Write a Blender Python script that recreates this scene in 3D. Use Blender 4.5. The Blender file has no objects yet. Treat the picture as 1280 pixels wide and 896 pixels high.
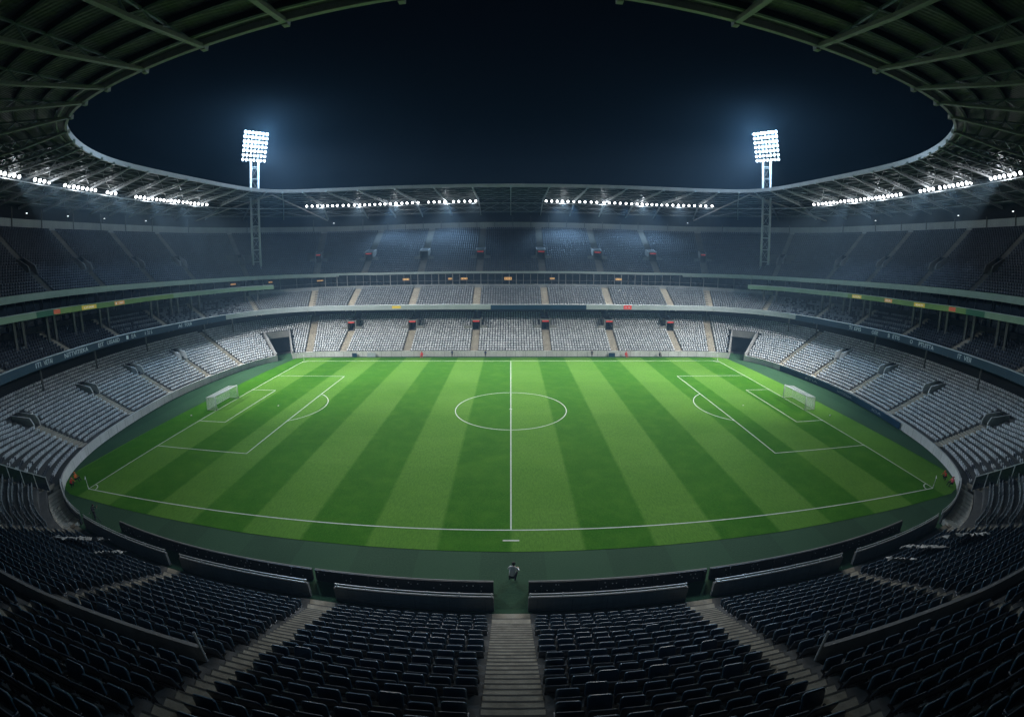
import bpy, math, random
import numpy as np
rnd = random.Random(7)
npr = np.random.default_rng(7)
SC = bpy.context.scene
COL = SC.collection

# ------------------------------------------------------------------ helpers
def link(o):
    COL.objects.link(o); return o
def tag(o, label=None, cat=None, group=None, kind=None):
    if label: o['label'] = label
    if cat: o['category'] = cat
    if group: o['group'] = group
    if kind: o['kind'] = kind
    return o
def empty(name, loc=(0, 0, 0), rz=0.0):
    o = bpy.data.objects.new(name, None); o.location = loc; o.rotation_euler = (0, 0, rz)
    o.empty_display_size = .3
    return link(o)

class MB:
    """collects vertices and faces of one mesh"""
    def __init__(s): s.v = []; s.f = []; s.m = []; s.n = 0
    def add(s, V, F, m=0):
        V = np.asarray(V, float).reshape(-1, 3); b = s.n
        s.v.append(V); s.n += len(V)
        for f in F: s.f.append(tuple(int(i) + b for i in f)); s.m.append(m)
    def box(s, c, d, m=0, R=None, taper=1.0):
        x, y, z = np.asarray(d, float) / 2
        V = np.array([(-x,-y,-z),(x,-y,-z),(x,y,-z),(-x,y,-z),(-x*taper,-y*taper,z),(x*taper,-y*taper,z),(x*taper,y*taper,z),(-x*taper,y*taper,z)])
        if R is not None: V = V @ np.asarray(R).T
        s.add(V + np.asarray(c, float), [(0,3,2,1),(4,5,6,7),(0,1,5,4),(1,2,6,5),(2,3,7,6),(3,0,4,7)], m)
    def bar(s, a, b, w=.1, h=None, m=0, n=4):
        a = np.asarray(a, float); b = np.asarray(b, float); h = h or w
        d = b - a; L = np.linalg.norm(d)
        if L < 1e-6: return
        d /= L; up = np.array([0, 0, 1.]) if abs(d[2]) < .95 else np.array([1., 0, 0])
        x = np.cross(d, up); x /= np.linalg.norm(x); y = np.cross(x, d)
        off = math.pi / 4 if n == 4 else 0
        k = math.sqrt(2) if n == 4 else 1
        ring = [x * math.cos(off + 2*math.pi*i/n) * w/2*k + y * math.sin(off + 2*math.pi*i/n) * h/2*k for i in range(n)]
        V = [a + r for r in ring] + [b + r for r in ring]
        F = [(i, (i+1) % n, n + (i+1) % n, n + i) for i in range(n)] + [tuple(range(n))[::-1], tuple(range(n, 2*n))]
        s.add(V, F, m)
    def grid(s, G, m=0, mask=None, loop=False):
        """G (M,K,3): quads between neighbours; mask(i,k) True keeps"""
        G = np.asarray(G, float); M, K, _ = G.shape
        F = []
        for i in range(M if loop else M - 1):
            j = (i + 1) % M
            for k in range(K - 1):
                if mask is None or mask(i, k): F.append((i*K+k, j*K+k, j*K+k+1, i*K+k+1))
        s.add(G.reshape(-1, 3), F, m)
    def sweep(s, P, O, prof, m=0, loop=False):
        """closed profile [(out, up)] swept along P (M,3) with outward dirs O (M,2)"""
        P = np.asarray(P, float); O = np.asarray(O, float)
        G = np.stack([np.concatenate([P[:, :2] + O * a, P[:, 2:] + b], 1) for a, b in list(prof) + [prof[0]]], 1)
        s.grid(G, m, None, loop)
        if not loop:
            n = len(prof)
            for q, rev in ((0, False), (-1, True)):
                s.add(G[q][:n], [tuple(range(n))[::-1 if rev else 1]], m)
    def build(s, name, mats, parent=None, smooth=False):
        me = bpy.data.meshes.new(name)
        V = np.concatenate(s.v) if s.v else np.zeros((0, 3))
        me.from_pydata(V.tolist(), [], s.f)
        mats = mats if isinstance(mats, (list, tuple)) else [mats]
        for q in mats: me.materials.append(q)
        if len(mats) > 1: me.polygons.foreach_set('material_index', s.m)
        if smooth: me.polygons.foreach_set('use_smooth', [True] * len(me.polygons))
        me.update()
        o = link(bpy.data.objects.new(name, me))
        if parent: o.parent = parent
        return o

def rotz(a):
    c, s = math.cos(a), math.sin(a); return np.array([[c, -s, 0], [s, c, 0], [0, 0, 1]])
def rotx(a):
    c, s = math.cos(a), math.sin(a); return np.array([[1, 0, 0], [0, c, -s], [0, s, c]])

# ------------------------------------------------------------------ materials
def new_mat(name):
    m = bpy.data.materials.new(name); m.use_nodes = True
    nt = m.node_tree; b = nt.nodes['Principled BSDF']
    return m, nt, b
def N_(nt, t, **kw):
    n = nt.nodes.new(t)
    for k, v in kw.items(): setattr(n, k, v)
    return n
def mixc(nt, fac, a, b, blend='MIX'):
    n = N_(nt, 'ShaderNodeMix', data_type='RGBA', blend_type=blend)
    for inp, v in ((n.inputs[0], fac), (n.inputs[6], a), (n.inputs[7], b)):
        if hasattr(v, 'links') or isinstance(v, bpy.types.NodeSocket): nt.links.new(v, inp)
        elif isinstance(v, (int, float)): inp.default_value = v
        else: inp.default_value = (*v, 1)
    return n.outputs[2]
def ramp(nt, src, lo, hi):
    n = N_(nt, 'ShaderNodeMapRange'); n.inputs[1].default_value = lo; n.inputs[2].default_value = hi
    nt.links.new(src, n.inputs[0]); return n.outputs[0]
def noise(nt, scale, detail=3, vec=None, dist=0):
    n = N_(nt, 'ShaderNodeTexNoise'); n.inputs['Scale'].default_value = scale; n.inputs['Detail'].default_value = detail
    n.inputs['Distortion'].default_value = dist
    if vec is not None: nt.links.new(vec, n.inputs['Vector'])
    return n.outputs['Fac']
def objvec(nt, sc=None):
    t = N_(nt, 'ShaderNodeTexCoord')
    if sc is None: return t.outputs['Object']
    mp = N_(nt, 'ShaderNodeMapping'); mp.inputs['Scale'].default_value = sc
    nt.links.new(t.outputs['Object'], mp.inputs['Vector']); return mp.outputs['Vector']
def bump(nt, b, h, strength=.3, dist=.02):
    n = N_(nt, 'ShaderNodeBump'); n.inputs['Strength'].default_value = strength; n.inputs['Distance'].default_value = dist
    nt.links.new(h, n.inputs['Height']); nt.links.new(n.outputs[0], b.inputs['Normal'])
def worn(name, c1, c2, scale=1.0, rough=.7, metal=0.0, streak=False, island=0.0, bmp=.15, emit=0, spec=.4):
    """a surface whose colour wanders between c1 and c2 with stains"""
    m, nt, b = new_mat(name)
    v = objvec(nt, (1, 1, .18) if streak else None)
    f = ramp(nt, noise(nt, scale, 5, v, .4), .3, .7)
    f2 = ramp(nt, noise(nt, scale * 9, 3, v), .25, .8)
    c = mixc(nt, f, c1, c2)
    mult = N_(nt, 'ShaderNodeMath', operation='MULTIPLY'); mult.inputs[1].default_value = .35
    nt.links.new(f2, mult.inputs[0])
    c = mixc(nt, mult.outputs[0], c, tuple(q * .55 for q in c1))
    if island:
        g = N_(nt, 'ShaderNodeNewGeometry')
        c = mixc(nt, island, c, mixc(nt, g.outputs['Random Per Island'], tuple(q * .35 for q in c1), tuple(min(.95, q * 1.5) for q in c2)))
    nt.links.new(c, b.inputs['Base Color'])
    b.inputs['Roughness'].default_value = rough; b.inputs['Metallic'].default_value = metal
    b.inputs['Specular IOR Level'].default_value = spec
    if bmp: bump(nt, b, f2, bmp, .02)
    if emit:
        nt.links.new(c, b.inputs['Emission Color']); b.inputs['Emission Strength'].default_value = emit
    return m
def emit_mat(name, col, st):
    m, nt, b = new_mat(name)
    b.inputs['Base Color'].default_value = (*[min(.8, c) for c in col], 1)
    b.inputs['Emission Color'].default_value = (*col, 1); b.inputs['Emission Strength'].default_value = st
    m.cycles.emission_sampling = 'NONE'
    return m

M = {}
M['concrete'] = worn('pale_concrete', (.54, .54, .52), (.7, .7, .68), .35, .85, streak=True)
M['concrete_dark'] = worn('weathered_concrete', (.075, .075, .072), (.13, .127, .12), .4, .9)
M['column'] = worn('dark_column', (.12, .12, .12), (.18, .178, .17), .5, .85)
M['trim'] = worn('trim_metal', (.5, .55, .58), (.62, .67, .7), .5, .4)
M['concrete_grey'] = worn('grey_concrete', (.2, .2, .195), (.3, .295, .28), .5, .88, streak=True)
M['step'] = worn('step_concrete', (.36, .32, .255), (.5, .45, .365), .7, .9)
M['pale_step'] = worn('pale_step', (.5, .46, .38), (.62, .58, .5), .9, .9)
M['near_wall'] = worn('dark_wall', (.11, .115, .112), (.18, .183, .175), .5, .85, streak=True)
M['step_dim'] = worn('dimmed_step', (.12, .115, .105), (.18, .172, .155), .7, .9)  # step concrete darkened in colour for the dim upper tier
M['near_step'] = worn('aisle_concrete', (.19, .17, .13), (.36, .33, .26), 1.4, .9)
M['step_shade'] = worn('dark_step_shade', (.035, .034, .03), (.06, .058, .05), 2, .8)  # shadow line of the step edges, painted as a dark strip
M['steel'] = worn('painted_steel', (.46, .41, .41), (.56, .5, .5), .6, .5, .1)
M['steel_white'] = worn('white_steel', (.62, .65, .66), (.76, .78, .78), .6, .42, .1)
M['galv'] = worn('galvanised_steel', (.4, .43, .45), (.55, .57, .58), 1.2, .4, .5)
M['fascia'] = worn('fascia_panel', (.38, .44, .41), (.46, .52, .49), .15, .5)
M['black'] = worn('black_paint', (.006, .006, .007), (.012, .012, .014), 1, .45)
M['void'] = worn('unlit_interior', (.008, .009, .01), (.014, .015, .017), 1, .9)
M['back_panel'] = worn('back_wall_panel', (.24, .26, .27), (.32, .34, .345), .3, .6, streak=True)
M['purlin'] = worn('dark_purlin', (.035, .04, .038), (.06, .068, .062), .5, .55)
M['rail'] = worn('white_rail', (.55, .57, .57), (.7, .72, .72), 2, .35, .2)
M['mast'] = worn('mast_paint', (.44, .46, .47), (.55, .57, .58), .8, .45, .1)
M['white'] = worn('white_paint', (.74, .76, .76), (.82, .83, .83), 2, .4)
M['lineW'] = worn('line_paint', (.5, .56, .48), (.7, .74, .68), 3, .9, bmp=.05)
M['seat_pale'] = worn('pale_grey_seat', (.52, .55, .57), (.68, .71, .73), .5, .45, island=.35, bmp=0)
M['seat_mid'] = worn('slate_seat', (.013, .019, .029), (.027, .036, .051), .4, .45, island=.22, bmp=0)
M['seat_grey_dim'] = worn('dim_grey_seat', (.145, .163, .175), (.2, .222, .235), .5, .45, island=.3, bmp=0)  # pale seats darkened for the middle tier's weaker light; also grey corner seats
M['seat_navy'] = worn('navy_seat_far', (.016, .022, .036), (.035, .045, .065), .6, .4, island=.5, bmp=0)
M['ribbon_grey'] = worn('pale_fascia', (.36, .41, .44), (.46, .51, .54), .25, .4, bmp=.05)
M['ribbon_blue'] = worn('blue_board', (.005, .028, .062), (.012, .05, .1), .12, .35, bmp=0, emit=.08)
M['ribbon_green'] = worn('green_board', (.08, .2, .06), (.2, .3, .09), .06, .4, bmp=0, emit=.16)
M['ribbon_teal'] = worn('teal_board', (.02, .11, .065), (.03, .13, .08), .06, .4, bmp=0, emit=.14)
M['ribbon_sage'] = worn('sage_board', (.2, .32, .22), (.26, .38, .27), .06, .4, bmp=0, emit=.07)
M['letter'] = emit_mat('lit_lettering', (.5, .62, .7), .12)
M['letter_y'] = emit_mat('yellow_logo', (.7, .5, .06), .22)
M['letter_r'] = emit_mat('red_logo', (.6, .12, .06), .22)
M['letter_o'] = emit_mat('orange_logo', (.7, .33, .1), .22)
M['sign_red'] = emit_mat('red_sign', (.7, .05, .04), .22)
M['sign_white'] = emit_mat('white_sign', (.75, .8, .85), .35)
M['warm'] = emit_mat('warm_lamp', (1, .5, .18), .5)
M['lens'] = emit_mat('lamp_lens', (1, 1, 1), 14)
M['lens_small'] = emit_mat('small_lens', (.9, .95, 1), 2.5)
M['window_glass'] = worn('dark_glass', (.01, .013, .016), (.02, .024, .028), .3, .08, bmp=0, spec=.6)
M['net'] = worn('net_cord', (.75, .77, .77), (.85, .86, .86), 2, .6, bmp=0)
M['sheet'] = worn('white_sheet', (.2, .205, .2), (.32, .325, .315), 1.5, .5)

def plastic(name, c1, c2, rough=.33):
    m, nt, b = new_mat(name)
    v = objvec(nt); f = ramp(nt, noise(nt, 3.5, 5, v), .35, .75)
    o = N_(nt, 'ShaderNodeObjectInfo')
    c = mixc(nt, f, c1, c2)
    nt.links.new(mixc(nt, ramp(nt, o.outputs['Random'], -.4, 1.6), c, tuple(q * 1.7 for q in c2)), b.inputs['Base Color'])
    r = N_(nt, 'ShaderNodeMapRange'); r.inputs[3].default_value = rough - .08; r.inputs[4].default_value = rough + .22
    nt.links.new(noise(nt, 9, 4, v), r.inputs[0]); nt.links.new(r.outputs[0], b.inputs['Roughness'])
    return m
M['near_back'] = plastic('navy_shell', (.011, .016, .025), (.019, .027, .04))
M['near_pan'] = plastic('blue_pan', (.02, .044, .07), (.034, .064, .096))

# ------------------------------------------------------------------ plan of the bowl
Wc = [(0,39.6),(-14,39.6),(-28,39.6),(-42,39.5),(-51,39.2),(-57.5,37),(-62,32.5),(-64.6,26),(-66.2,18),(-67.2,10),(-67.5,3),(-67,-4),(-65.5,-14),(-63,-24.5),(-58.5,-33.5),(-52,-38.8),(-44,-42),(-31,-44.2),(-15,-45),(0,-45.2)]
def _curve(n=4000):
    P = np.array(Wc, float); full = np.concatenate([P, (P[1:-1] * [-1, 1])[::-1]]); m = len(full); out = []
    t = np.linspace(0, 1, 60, endpoint=False)[:, None]
    for i in range(m):
        p0, p1, p2, p3 = full[i-1], full[i], full[(i+1) % m], full[(i+2) % m]
        out.append(.5*((2*p1)+(-p0+p2)*t+(2*p0-5*p1+4*p2-p3)*t**2+(-p0+3*p1-3*p2+p3)*t**3))
    C = np.concatenate(out)
    for _ in range(300): C = .25*np.roll(C,1,0)+.5*C+.25*np.roll(C,-1,0)
    L = np.r_[0, np.cumsum(np.hypot(*(np.roll(C,-1,0)-C).T))]; Cc = np.vstack([C, C[:1]])
    s = np.linspace(0, L[-1], n, endpoint=False)
    R = np.stack([np.interp(s, L, Cc[:,0]), np.interp(s, L, Cc[:,1])], 1)
    T = np.roll(R,-1,0)-np.roll(R,1,0); T /= np.hypot(*T.T)[:,None]
    N = np.stack([-T[:,1], T[:,0]], 1)
    if N[0] @ [0,1] < 0: N = -N
    for _ in range(1600): N = .25*np.roll(N,1,0)+.5*N+.25*np.roll(N,-1,0)
    N /= np.hypot(*N.T)[:,None]
    return s, R, N, L[-1]
_s, _R, _N, LEN = _curve()
HALF = LEN / 2
def _half(A, s, odd):
    a = np.abs(s); q = np.stack([np.interp(a, _s, A[:,0]), np.interp(a, _s, A[:,1])], -1)
    q[..., 0] = np.where(np.asarray(s) < 0, -q[..., 0], q[..., 0]); return q
def W(s): return _half(_R, np.asarray(s, float), True)
def NN(s):
    q = _half(_N, np.asarray(s, float), True); return q / np.linalg.norm(q, axis=-1, keepdims=True)
_na = np.array([[118,74],[122,67],[127,45],[134,4],[141,-5],[148,-11],[164,-25],[172,-21],[180,-14],[187,-7],[194,0]], float)
def NL(s):
    """row direction of the lower stand: the near rows turn towards its middle stairs"""
    s = np.asarray(s, float); a = np.abs(s); nat = NN(s)
    an = np.radians(np.interp(a, _na[:,0], _na[:,1]))
    man = np.stack([-np.sin(an) * np.where(s < 0, -1, 1), -np.cos(an)], -1)
    w = np.clip((a - 116) / 8, 0, 1)[..., None]
    q = nat * (1 - w) + man * w
    q = q / np.linalg.norm(q, axis=-1, keepdims=True)
    k = 1 / np.clip((q * nat).sum(-1), .8, 1.0)      # rows stay parallel to the front wall
    return q * (1 + (k - 1) * np.clip((a - 138) / 10, 0, 1))[..., None]
def sm(a, lo, hi):
    t = np.clip((np.abs(a) - lo) / (hi - lo), 0, 1); return t*t*(3-2*t)
SST = [0,40,52,58,64,70,76,85,95,105,115,125,140,194]
def tab(v): return lambda s: np.interp(np.abs(s), SST, v)
def off(a, b): return lambda s: a + (b - a) * sm(s, 45, 75)
rib2_z = tab([12.1,12.3,12.4,12.4,12.5,12.6,12.7,12.9,13.2,13.3,13.4,13.5,13.6,13.6])
fas_z = tab([20.35,20.5,20.9,21.4,21.9,22.3,22.6,23,23.5,23.9,24.2,24.4,24.6,24.6])
back_z = tab([35.3,35.2,35.4,36,36.5,36.9,37.2,37.7,38.3,38.8,39.3,39.7,40,40])
rout_z = tab([39.3,39.2,39.6,40.2,40.7,40.9,41.3,41.9,42.5,43.1,43.8,44,43.5,42])
light_z = tab([42.7,42.7,42.9,42.9,42.8,42.8,42.9,43.4,44.2,44.7,45.1,45.2,45,44.2])
rib3_z = tab([18.7,18.6,18.4,18.7,19.1,19.3,19.6,19.9,20.2,20.7,21.0,21.4,21.9,22])
rib2_o, fas_o, back_o, rout_o, light_o, rib3_o = off(8,12), off(22,15), off(46,34), off(50,38), off(38,20), off(14,16)
t2back_o = off(18,20)
_rs = [0,20,40,52,58,62,68,76,85,95,105,115,125,135,148,160,172,194]
_rx = [0,-22,-45.5,-60.5,-69.5,-73.6,-75.4,-76.3,-76.5,-75.3,-72.6,-67.6,-60.2,-51.8,-42.8,-33.4,-22.4,0]
_ry = [66.6,65.8,63.3,60.2,56.4,51.5,42,30,16.5,1,-8.5,-17.6,-26,-31.2,-34.6,-36.9,-38.6,-41.2]
_rz = [46,46,46.1,46.2,46.3,46.4,46.7,46.9,47,47,47,46.9,46.5,46.1,45.4,44.9,44.6,44.4]
def rim(s):
    s = np.asarray(s, float); a = np.abs(s)
    x = np.interp(a, _rs, _rx) * np.where(s < 0, -1, 1)
    return np.stack([x, np.interp(a, _rs, _ry), np.interp(a, _rs, _rz)], -1)
_q = np.linspace(-HALF, HALF, 1551)[:-1]
_rim = rim(_q)
for _ in range(500): _rim = .25*np.roll(_rim,1,0)+.5*_rim+.25*np.roll(_rim,-1,0)
def rim(s):
    s = np.asarray(s, float); qq = np.r_[_q, HALF]; rr = np.vstack([_rim, _rim[:1]])
    return np.stack([np.interp(s, qq, rr[:, i]) for i in range(3)], -1)
def ring(s, o, z, n=NN):
    s = np.asarray(s, float); o = o(s) if callable(o) else o; z = z(s) if callable(z) else z
    xy = W(s) + n(s) * np.broadcast_to(np.asarray(o, float), s.shape)[..., None]
    return np.concatenate([xy, np.broadcast_to(np.asarray(z, float), s.shape)[..., None]], -1)

# row tables of the three tiers
def nearw(s): return sm(s, 123, 137)
def l_off(i, s): w = nearw(s); return (1.0 + .6*w) + i * (.88 + .27*w)
def l_z(i, s): w = nearw(s); return (.95 - .6*w) + i * (.435 + .415*w)
def m_off(i, s): return rib2_o(s) + .7 + i * .86
def m_z(i, s): return rib2_z(s) - .75 + i * .43
NU = 27
def u_off(i, s): a = fas_o(s) + .7; return a + i * (back_o(s) - .6 - a) / NU
def u_z(i, s): a = fas_z(s) - .8; return a + i * (back_z(s) - 1.0 - a) / NU
NM = 11
NL_ROWS = 18
AIS_L = [9.3, 26.7, 44.0, 53.1, 71.7, 82.6, 95.2, 108.1, 122.7, 134.7, 148.4, 164.3, 179.3]
AIS_U = [9.3, 26.7, 44.0, 53.1, 62.0, 71.7, 82.6, 95.2, 108.1, 122.7, 134.0]
HW_L = {9.3:.95, 26.7:.95, 44.0:.95, 53.1:1.0, 71.7:.7, 82.6:.7, 95.2:.75, 108.1:.8, 122.7:.9, 134.7:1.0, 148.4:.9, 164.3:.85, 179.3:1.1, HALF:1.22}
def hw_row(a, i):
    f = min(1.0, i/14.0)
    if a > 190: return 1.36 - .36*f
    if a > 175: return 1.05 - .55*f
    if a > 160: return .8 - .3*f
    return HW_L.get(a, .8)
UEND = 141.0
TUN = (57.4, 61.4)      # corner tunnel, along the front wall
TUNR = 10

# ------------------------------------------------------------------ camera
H_, D_, T_, F_, A_ = 24.957, 70.915, .2265, 566.52, .0557
cd = bpy.data.cameras.new('camera'); cam = link(bpy.data.objects.new('camera', cd)); SC.camera = cam
cd.type = 'PANO'; cd.panorama_type = 'FISHEYE_LENS_POLYNOMIAL'
cd.sensor_width = 36; cd.sensor_height = 36 * 716 / 1024; cd.sensor_fit = 'HORIZONTAL'; cd.fisheye_fov = math.radians(200)
_t = np.linspace(0, 1.35, 200); _r = F_ * _t * (1 + A_ * _t * _t) * 36 / 1280
_k, *_ = np.linalg.lstsq(np.stack([_r, _r**2, _r**3, _r**4], 1), _t, rcond=None)
cd.fisheye_polynomial_k0 = 0
cd.fisheye_polynomial_k1, cd.fisheye_polynomial_k2, cd.fisheye_polynomial_k3, cd.fisheye_polynomial_k4 = [-float(q) for q in _k]
cd.clip_start = .1; cd.clip_end = 3000
cam.location = (0, -D_, H_); cam.rotation_euler = (math.pi/2 - T_, 0, -.00265)
def project(p):
    p = np.asarray(p, float); d = p - np.array([0, -D_, H_])
    f = d[..., 1]*math.cos(T_) - d[..., 2]*math.sin(T_); u = d[..., 1]*math.sin(T_) + d[..., 2]*math.cos(T_)
    rr = np.hypot(d[..., 0], u) + 1e-9; t = np.arctan2(rr, f); r = F_*t*(1 + A_*t*t)
    return np.stack([638.5 + r*d[..., 0]/rr, 448 - r*u/rr], -1)

# ------------------------------------------------------------------ ground, grass, lines
def flat(name, pts, z, mat, label=None):
    b = MB(); b.add([(x, y, z) for x, y in pts], [tuple(range(len(pts)))])
    o = b.build(name, mat); tag(o, kind='structure'); return o
m, nt, b = new_mat('bare_ground')
nt.links.new(mixc(nt, noise(nt, .5, 4, objvec(nt)), (.05, .05, .048), (.09, .088, .08)), b.inputs['Base Color']); b.inputs['Roughness'].default_value = .95
M['ground'] = m
gq = np.linspace(0, 2*math.pi, 65)[:-1]
tag(flat('ground', [(150*math.cos(a), 150*math.sin(a)) for a in gq], -.02, M['ground']), 'dark bare ground under the whole stadium', 'ground')

m, nt, b = new_mat('synthetic_turf')
v = objvec(nt)
c = mixc(nt, ramp(nt, noise(nt, .16, 5, v, .5), .3, .7), (.02, .062, .026), (.03, .08, .035))
c = mixc(nt, ramp(nt, noise(nt, 7, 3, v), .3, .75), c, (.013, .044, .018))
sp = N_(nt, 'ShaderNodeSeparateXYZ'); nt.links.new(v, sp.inputs[0])
gt = N_(nt, 'ShaderNodeMath', operation='FRACT'); dv = N_(nt, 'ShaderNodeMath', operation='DIVIDE'); dv.inputs[1].default_value = 11.0
ad = N_(nt, 'ShaderNodeMath', operation='ADD'); ad.inputs[1].default_value = 2.6
nt.links.new(sp.outputs[0], ad.inputs[0]); nt.links.new(ad.outputs[0], dv.inputs[0]); nt.links.new(dv.outputs[0], gt.inputs[0])
g2 = N_(nt, 'ShaderNodeMath', operation='GREATER_THAN'); g2.inputs[1].default_value = .5; nt.links.new(gt.outputs[0], g2.inputs[0])
mu = N_(nt, 'ShaderNodeMath', operation='MULTIPLY'); mu.inputs[1].default_value = .28; nt.links.new(g2.outputs[0], mu.inputs[0])
c = mixc(nt, mu.outputs[0], c, (.036, .1, .044))
nt.links.new(c, b.inputs['Base Color']); b.inputs['Roughness'].default_value = .9; b.inputs['Specular IOR Level'].default_value = .15
bump(nt, b, noise(nt, 25, 2, v), .5, .03)
M['apron'] = m
_as = np.linspace(-HALF, HALF, 241)[:-1]
ap = W(_as) + NN(_as) * 8.5
tag(flat('apron', [tuple(q) for q in ap], .0, M['apron']), 'dark green artificial turf strip around the grass pitch', 'ground')

m, nt, b = new_mat('mown_grass')
v = objvec(nt)
sp = N_(nt, 'ShaderNodeSeparateXYZ')
wob = N_(nt, 'ShaderNodeVectorMath', operation='MULTIPLY_ADD')
nn_ = N_(nt, 'ShaderNodeTexNoise'); nn_.inputs['Scale'].default_value = 1.1; nn_.inputs['Detail'].default_value = 4; nt.links.new(v, nn_.inputs['Vector'])
wob.inputs[1].default_value = (.28, .28, 0); nt.links.new(nn_.outputs['Color'], wob.inputs[0]); nt.links.new(v, wob.inputs[2])
nt.links.new(wob.outputs[0], sp.inputs[0])
def band(sock, width, shift):
    a = N_(nt, 'ShaderNodeMath', operation='ADD'); a.inputs[1].default_value = shift; nt.links.new(sock, a.inputs[0])
    d = N_(nt, 'ShaderNodeMath', operation='DIVIDE'); d.inputs[1].default_value = width * 2; nt.links.new(a.outputs[0], d.inputs[0])
    f = N_(nt, 'ShaderNodeMath', operation='FRACT'); nt.links.new(d.outputs[0], f.inputs[0])
    t1 = N_(nt, 'ShaderNodeMath', operation='SUBTRACT'); t1.inputs[1].default_value = .5; nt.links.new(f.outputs[0], t1.inputs[0])
    t2 = N_(nt, 'ShaderNodeMath', operation='ABSOLUTE'); nt.links.new(t1.outputs[0], t2.inputs[0])
    return ramp(nt, t2.outputs[0], .245, .255) if False else None, f.outputs[0]
def stripes(sock, width, shift):
    _, f = band(sock, width, shift)
    t1 = N_(nt, 'ShaderNodeMath', operation='SUBTRACT'); t1.inputs[1].default_value = .5; nt.links.new(f, t1.inputs[0])
    t2 = N_(nt, 'ShaderNodeMath', operation='ABSOLUTE'); nt.links.new(t1.outputs[0], t2.inputs[0])
    a_ = ramp(nt, t2.outputs[0], .016, 0.0); b2 = ramp(nt, t2.outputs[0], .484, .5)
    g = N_(nt, 'ShaderNodeMath', operation='LESS_THAN'); g.inputs[1].default_value = .5; nt.links.new(f, g.inputs[0])
    e = N_(nt, 'ShaderNodeMath', operation='MAXIMUM'); nt.links.new(a_, e.inputs[0]); nt.links.new(b2, e.inputs[1])
    m_ = N_(nt, 'ShaderNodeMix', data_type='FLOAT'); m_.inputs[3].default_value = .5; nt.links.new(e.outputs[0], m_.inputs[0]); nt.links.new(g.outputs[0], m_.inputs[2])
    return m_.outputs[0]
s1 = stripes(sp.outputs[0], 6.5625, 6.5625 * 20 - .14)
s2 = stripes(sp.outputs[1], 9.4, 200)
gd = mixc(nt, ramp(nt, noise(nt, .09, 4, v), .35, .7), (.031, .138, .003), (.039, .158, .005))
gl = mixc(nt, ramp(nt, noise(nt, .12, 4, v), .35, .7), (.096, .235, .026), (.116, .258, .036))
c = mixc(nt, s1, gd, gl)
m2 = N_(nt, 'ShaderNodeMath', operation='MULTIPLY'); m2.inputs[1].default_value = .15; nt.links.new(s2, m2.inputs[0])
c = mixc(nt, m2.outputs[0], c, (.045, .15, .008))
for sc_, vs, amt, lo, hi, cc in ((3.2, (1.8, .5, 1), .34, .34, .7, (.017, .066, .002)), (11, (1.3, .8, 1), .34, .4, .75, (.012, .05, .001)), (7, (1, .6, 1), .4, .5, .8, (.1, .24, .03)), (.45, (1, 1, 1), .28, .45, .75, (.1, .23, .02))):
    m3 = N_(nt, 'ShaderNodeMath', operation='MULTIPLY'); m3.inputs[1].default_value = amt; nt.links.new(ramp(nt, noise(nt, sc_, 6, objvec(nt, vs)), lo, hi), m3.inputs[0])
    c = mixc(nt, m3.outputs[0], c, cc)
wear = ramp(nt, noise(nt, .05, 6, v, 1.2), .56, .74)
m4 = N_(nt, 'ShaderNodeMath', operation='MULTIPLY'); m4.inputs[1].default_value = .3; nt.links.new(wear, m4.inputs[0])
c = mixc(nt, m4.outputs[0], c, (.09, .22, .016))
nt.links.new(c, b.inputs['Base Color']); b.inputs['Roughness'].default_value = .95; b.inputs['Specular IOR Level'].default_value = .05
bump(nt, b, noise(nt, 16, 4, v), .6, .04)
M['grass'] = m
gp = [(-56.2,38.4),(56.2,38.4),(57.6,24),(58.6,0),(59.2,-18),(59.4,-30.5),(57.6,-35.2),(54,-36.6),(44,-37.2),(26,-37.8),(0,-38),(-26,-37.8),(-44,-37.2),(-54,-36.6),(-57.6,-35.2),(-59.4,-30.5),(-59.2,-18),(-58.6,0),(-57.6,24)]
tag(flat('pitch', gp[::-1], .02, M['grass']), 'striped mown football pitch in two greens', 'pitch')

mk = MB(); LW = .125; ZL = .028
def seg(x0, y0, x1, y1, w=LW):
    d = np.array([x1-x0, y1-y0], float); L = np.hypot(*d); d /= L; n = np.array([-d[1], d[0]]) * w/2
    a = np.array([x0, y0]) ; c_ = np.array([x1, y1])
    mk.add([(*(a+n), ZL), (*(a-n), ZL), (*(c_-n), ZL), (*(c_+n), ZL)], [(0,1,2,3)])
def arc(cx, cy, r, a0, a1, n=64, w=LW):
    t = np.radians(np.linspace(a0, a1, n+1)); G = np.stack([np.stack([cx+(r+e)*np.cos(t), cy+(r+e)*np.sin(t), np.full_like(t, ZL)], -1) for e in (-w/2, w/2)], 1)
    mk.grid(G)
h = LW/2
for y in (-34.6, 34.6): seg(-52.5-h, y, 52.5+h, y, .14)
for x in (-52.5, 52.5): seg(x, -34.6+h, x, 34.6-h)
seg(0, -34.6+h, 0, 34.6-h); arc(0, 0, 9.15, 0, 360, 120); arc(0, 0, .12, 0, 360, 16, .22)
for sx in (-1, 1):
    for d, hh in ((16.5, 20.16), (5.5, 9.16)):
        x0 = sx*(52.5-h); x1 = sx*(52.5-d)
        seg(x0, -hh, x1, -hh); seg(x0, hh, x1, hh); seg(x1, -hh-h, x1, hh+h)
    a = math.degrees(math.acos(5.5/9.15)); c0 = 180 if sx > 0 else 0
    arc(sx*41.5, 0, 9.15, c0-a+.5, c0+a-.5, 40); arc(sx*41.5, 0, .07, 0, 360, 14, .14)
    for sy in (-1, 1):
        a0 = {(-1,-1):0,(1,-1):90,(1,1):180,(-1,1):270}[(sx,sy)]
        arc(sx*52.5, sy*34.6, 1.25, a0, a0+90, 16, .14)
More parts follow.
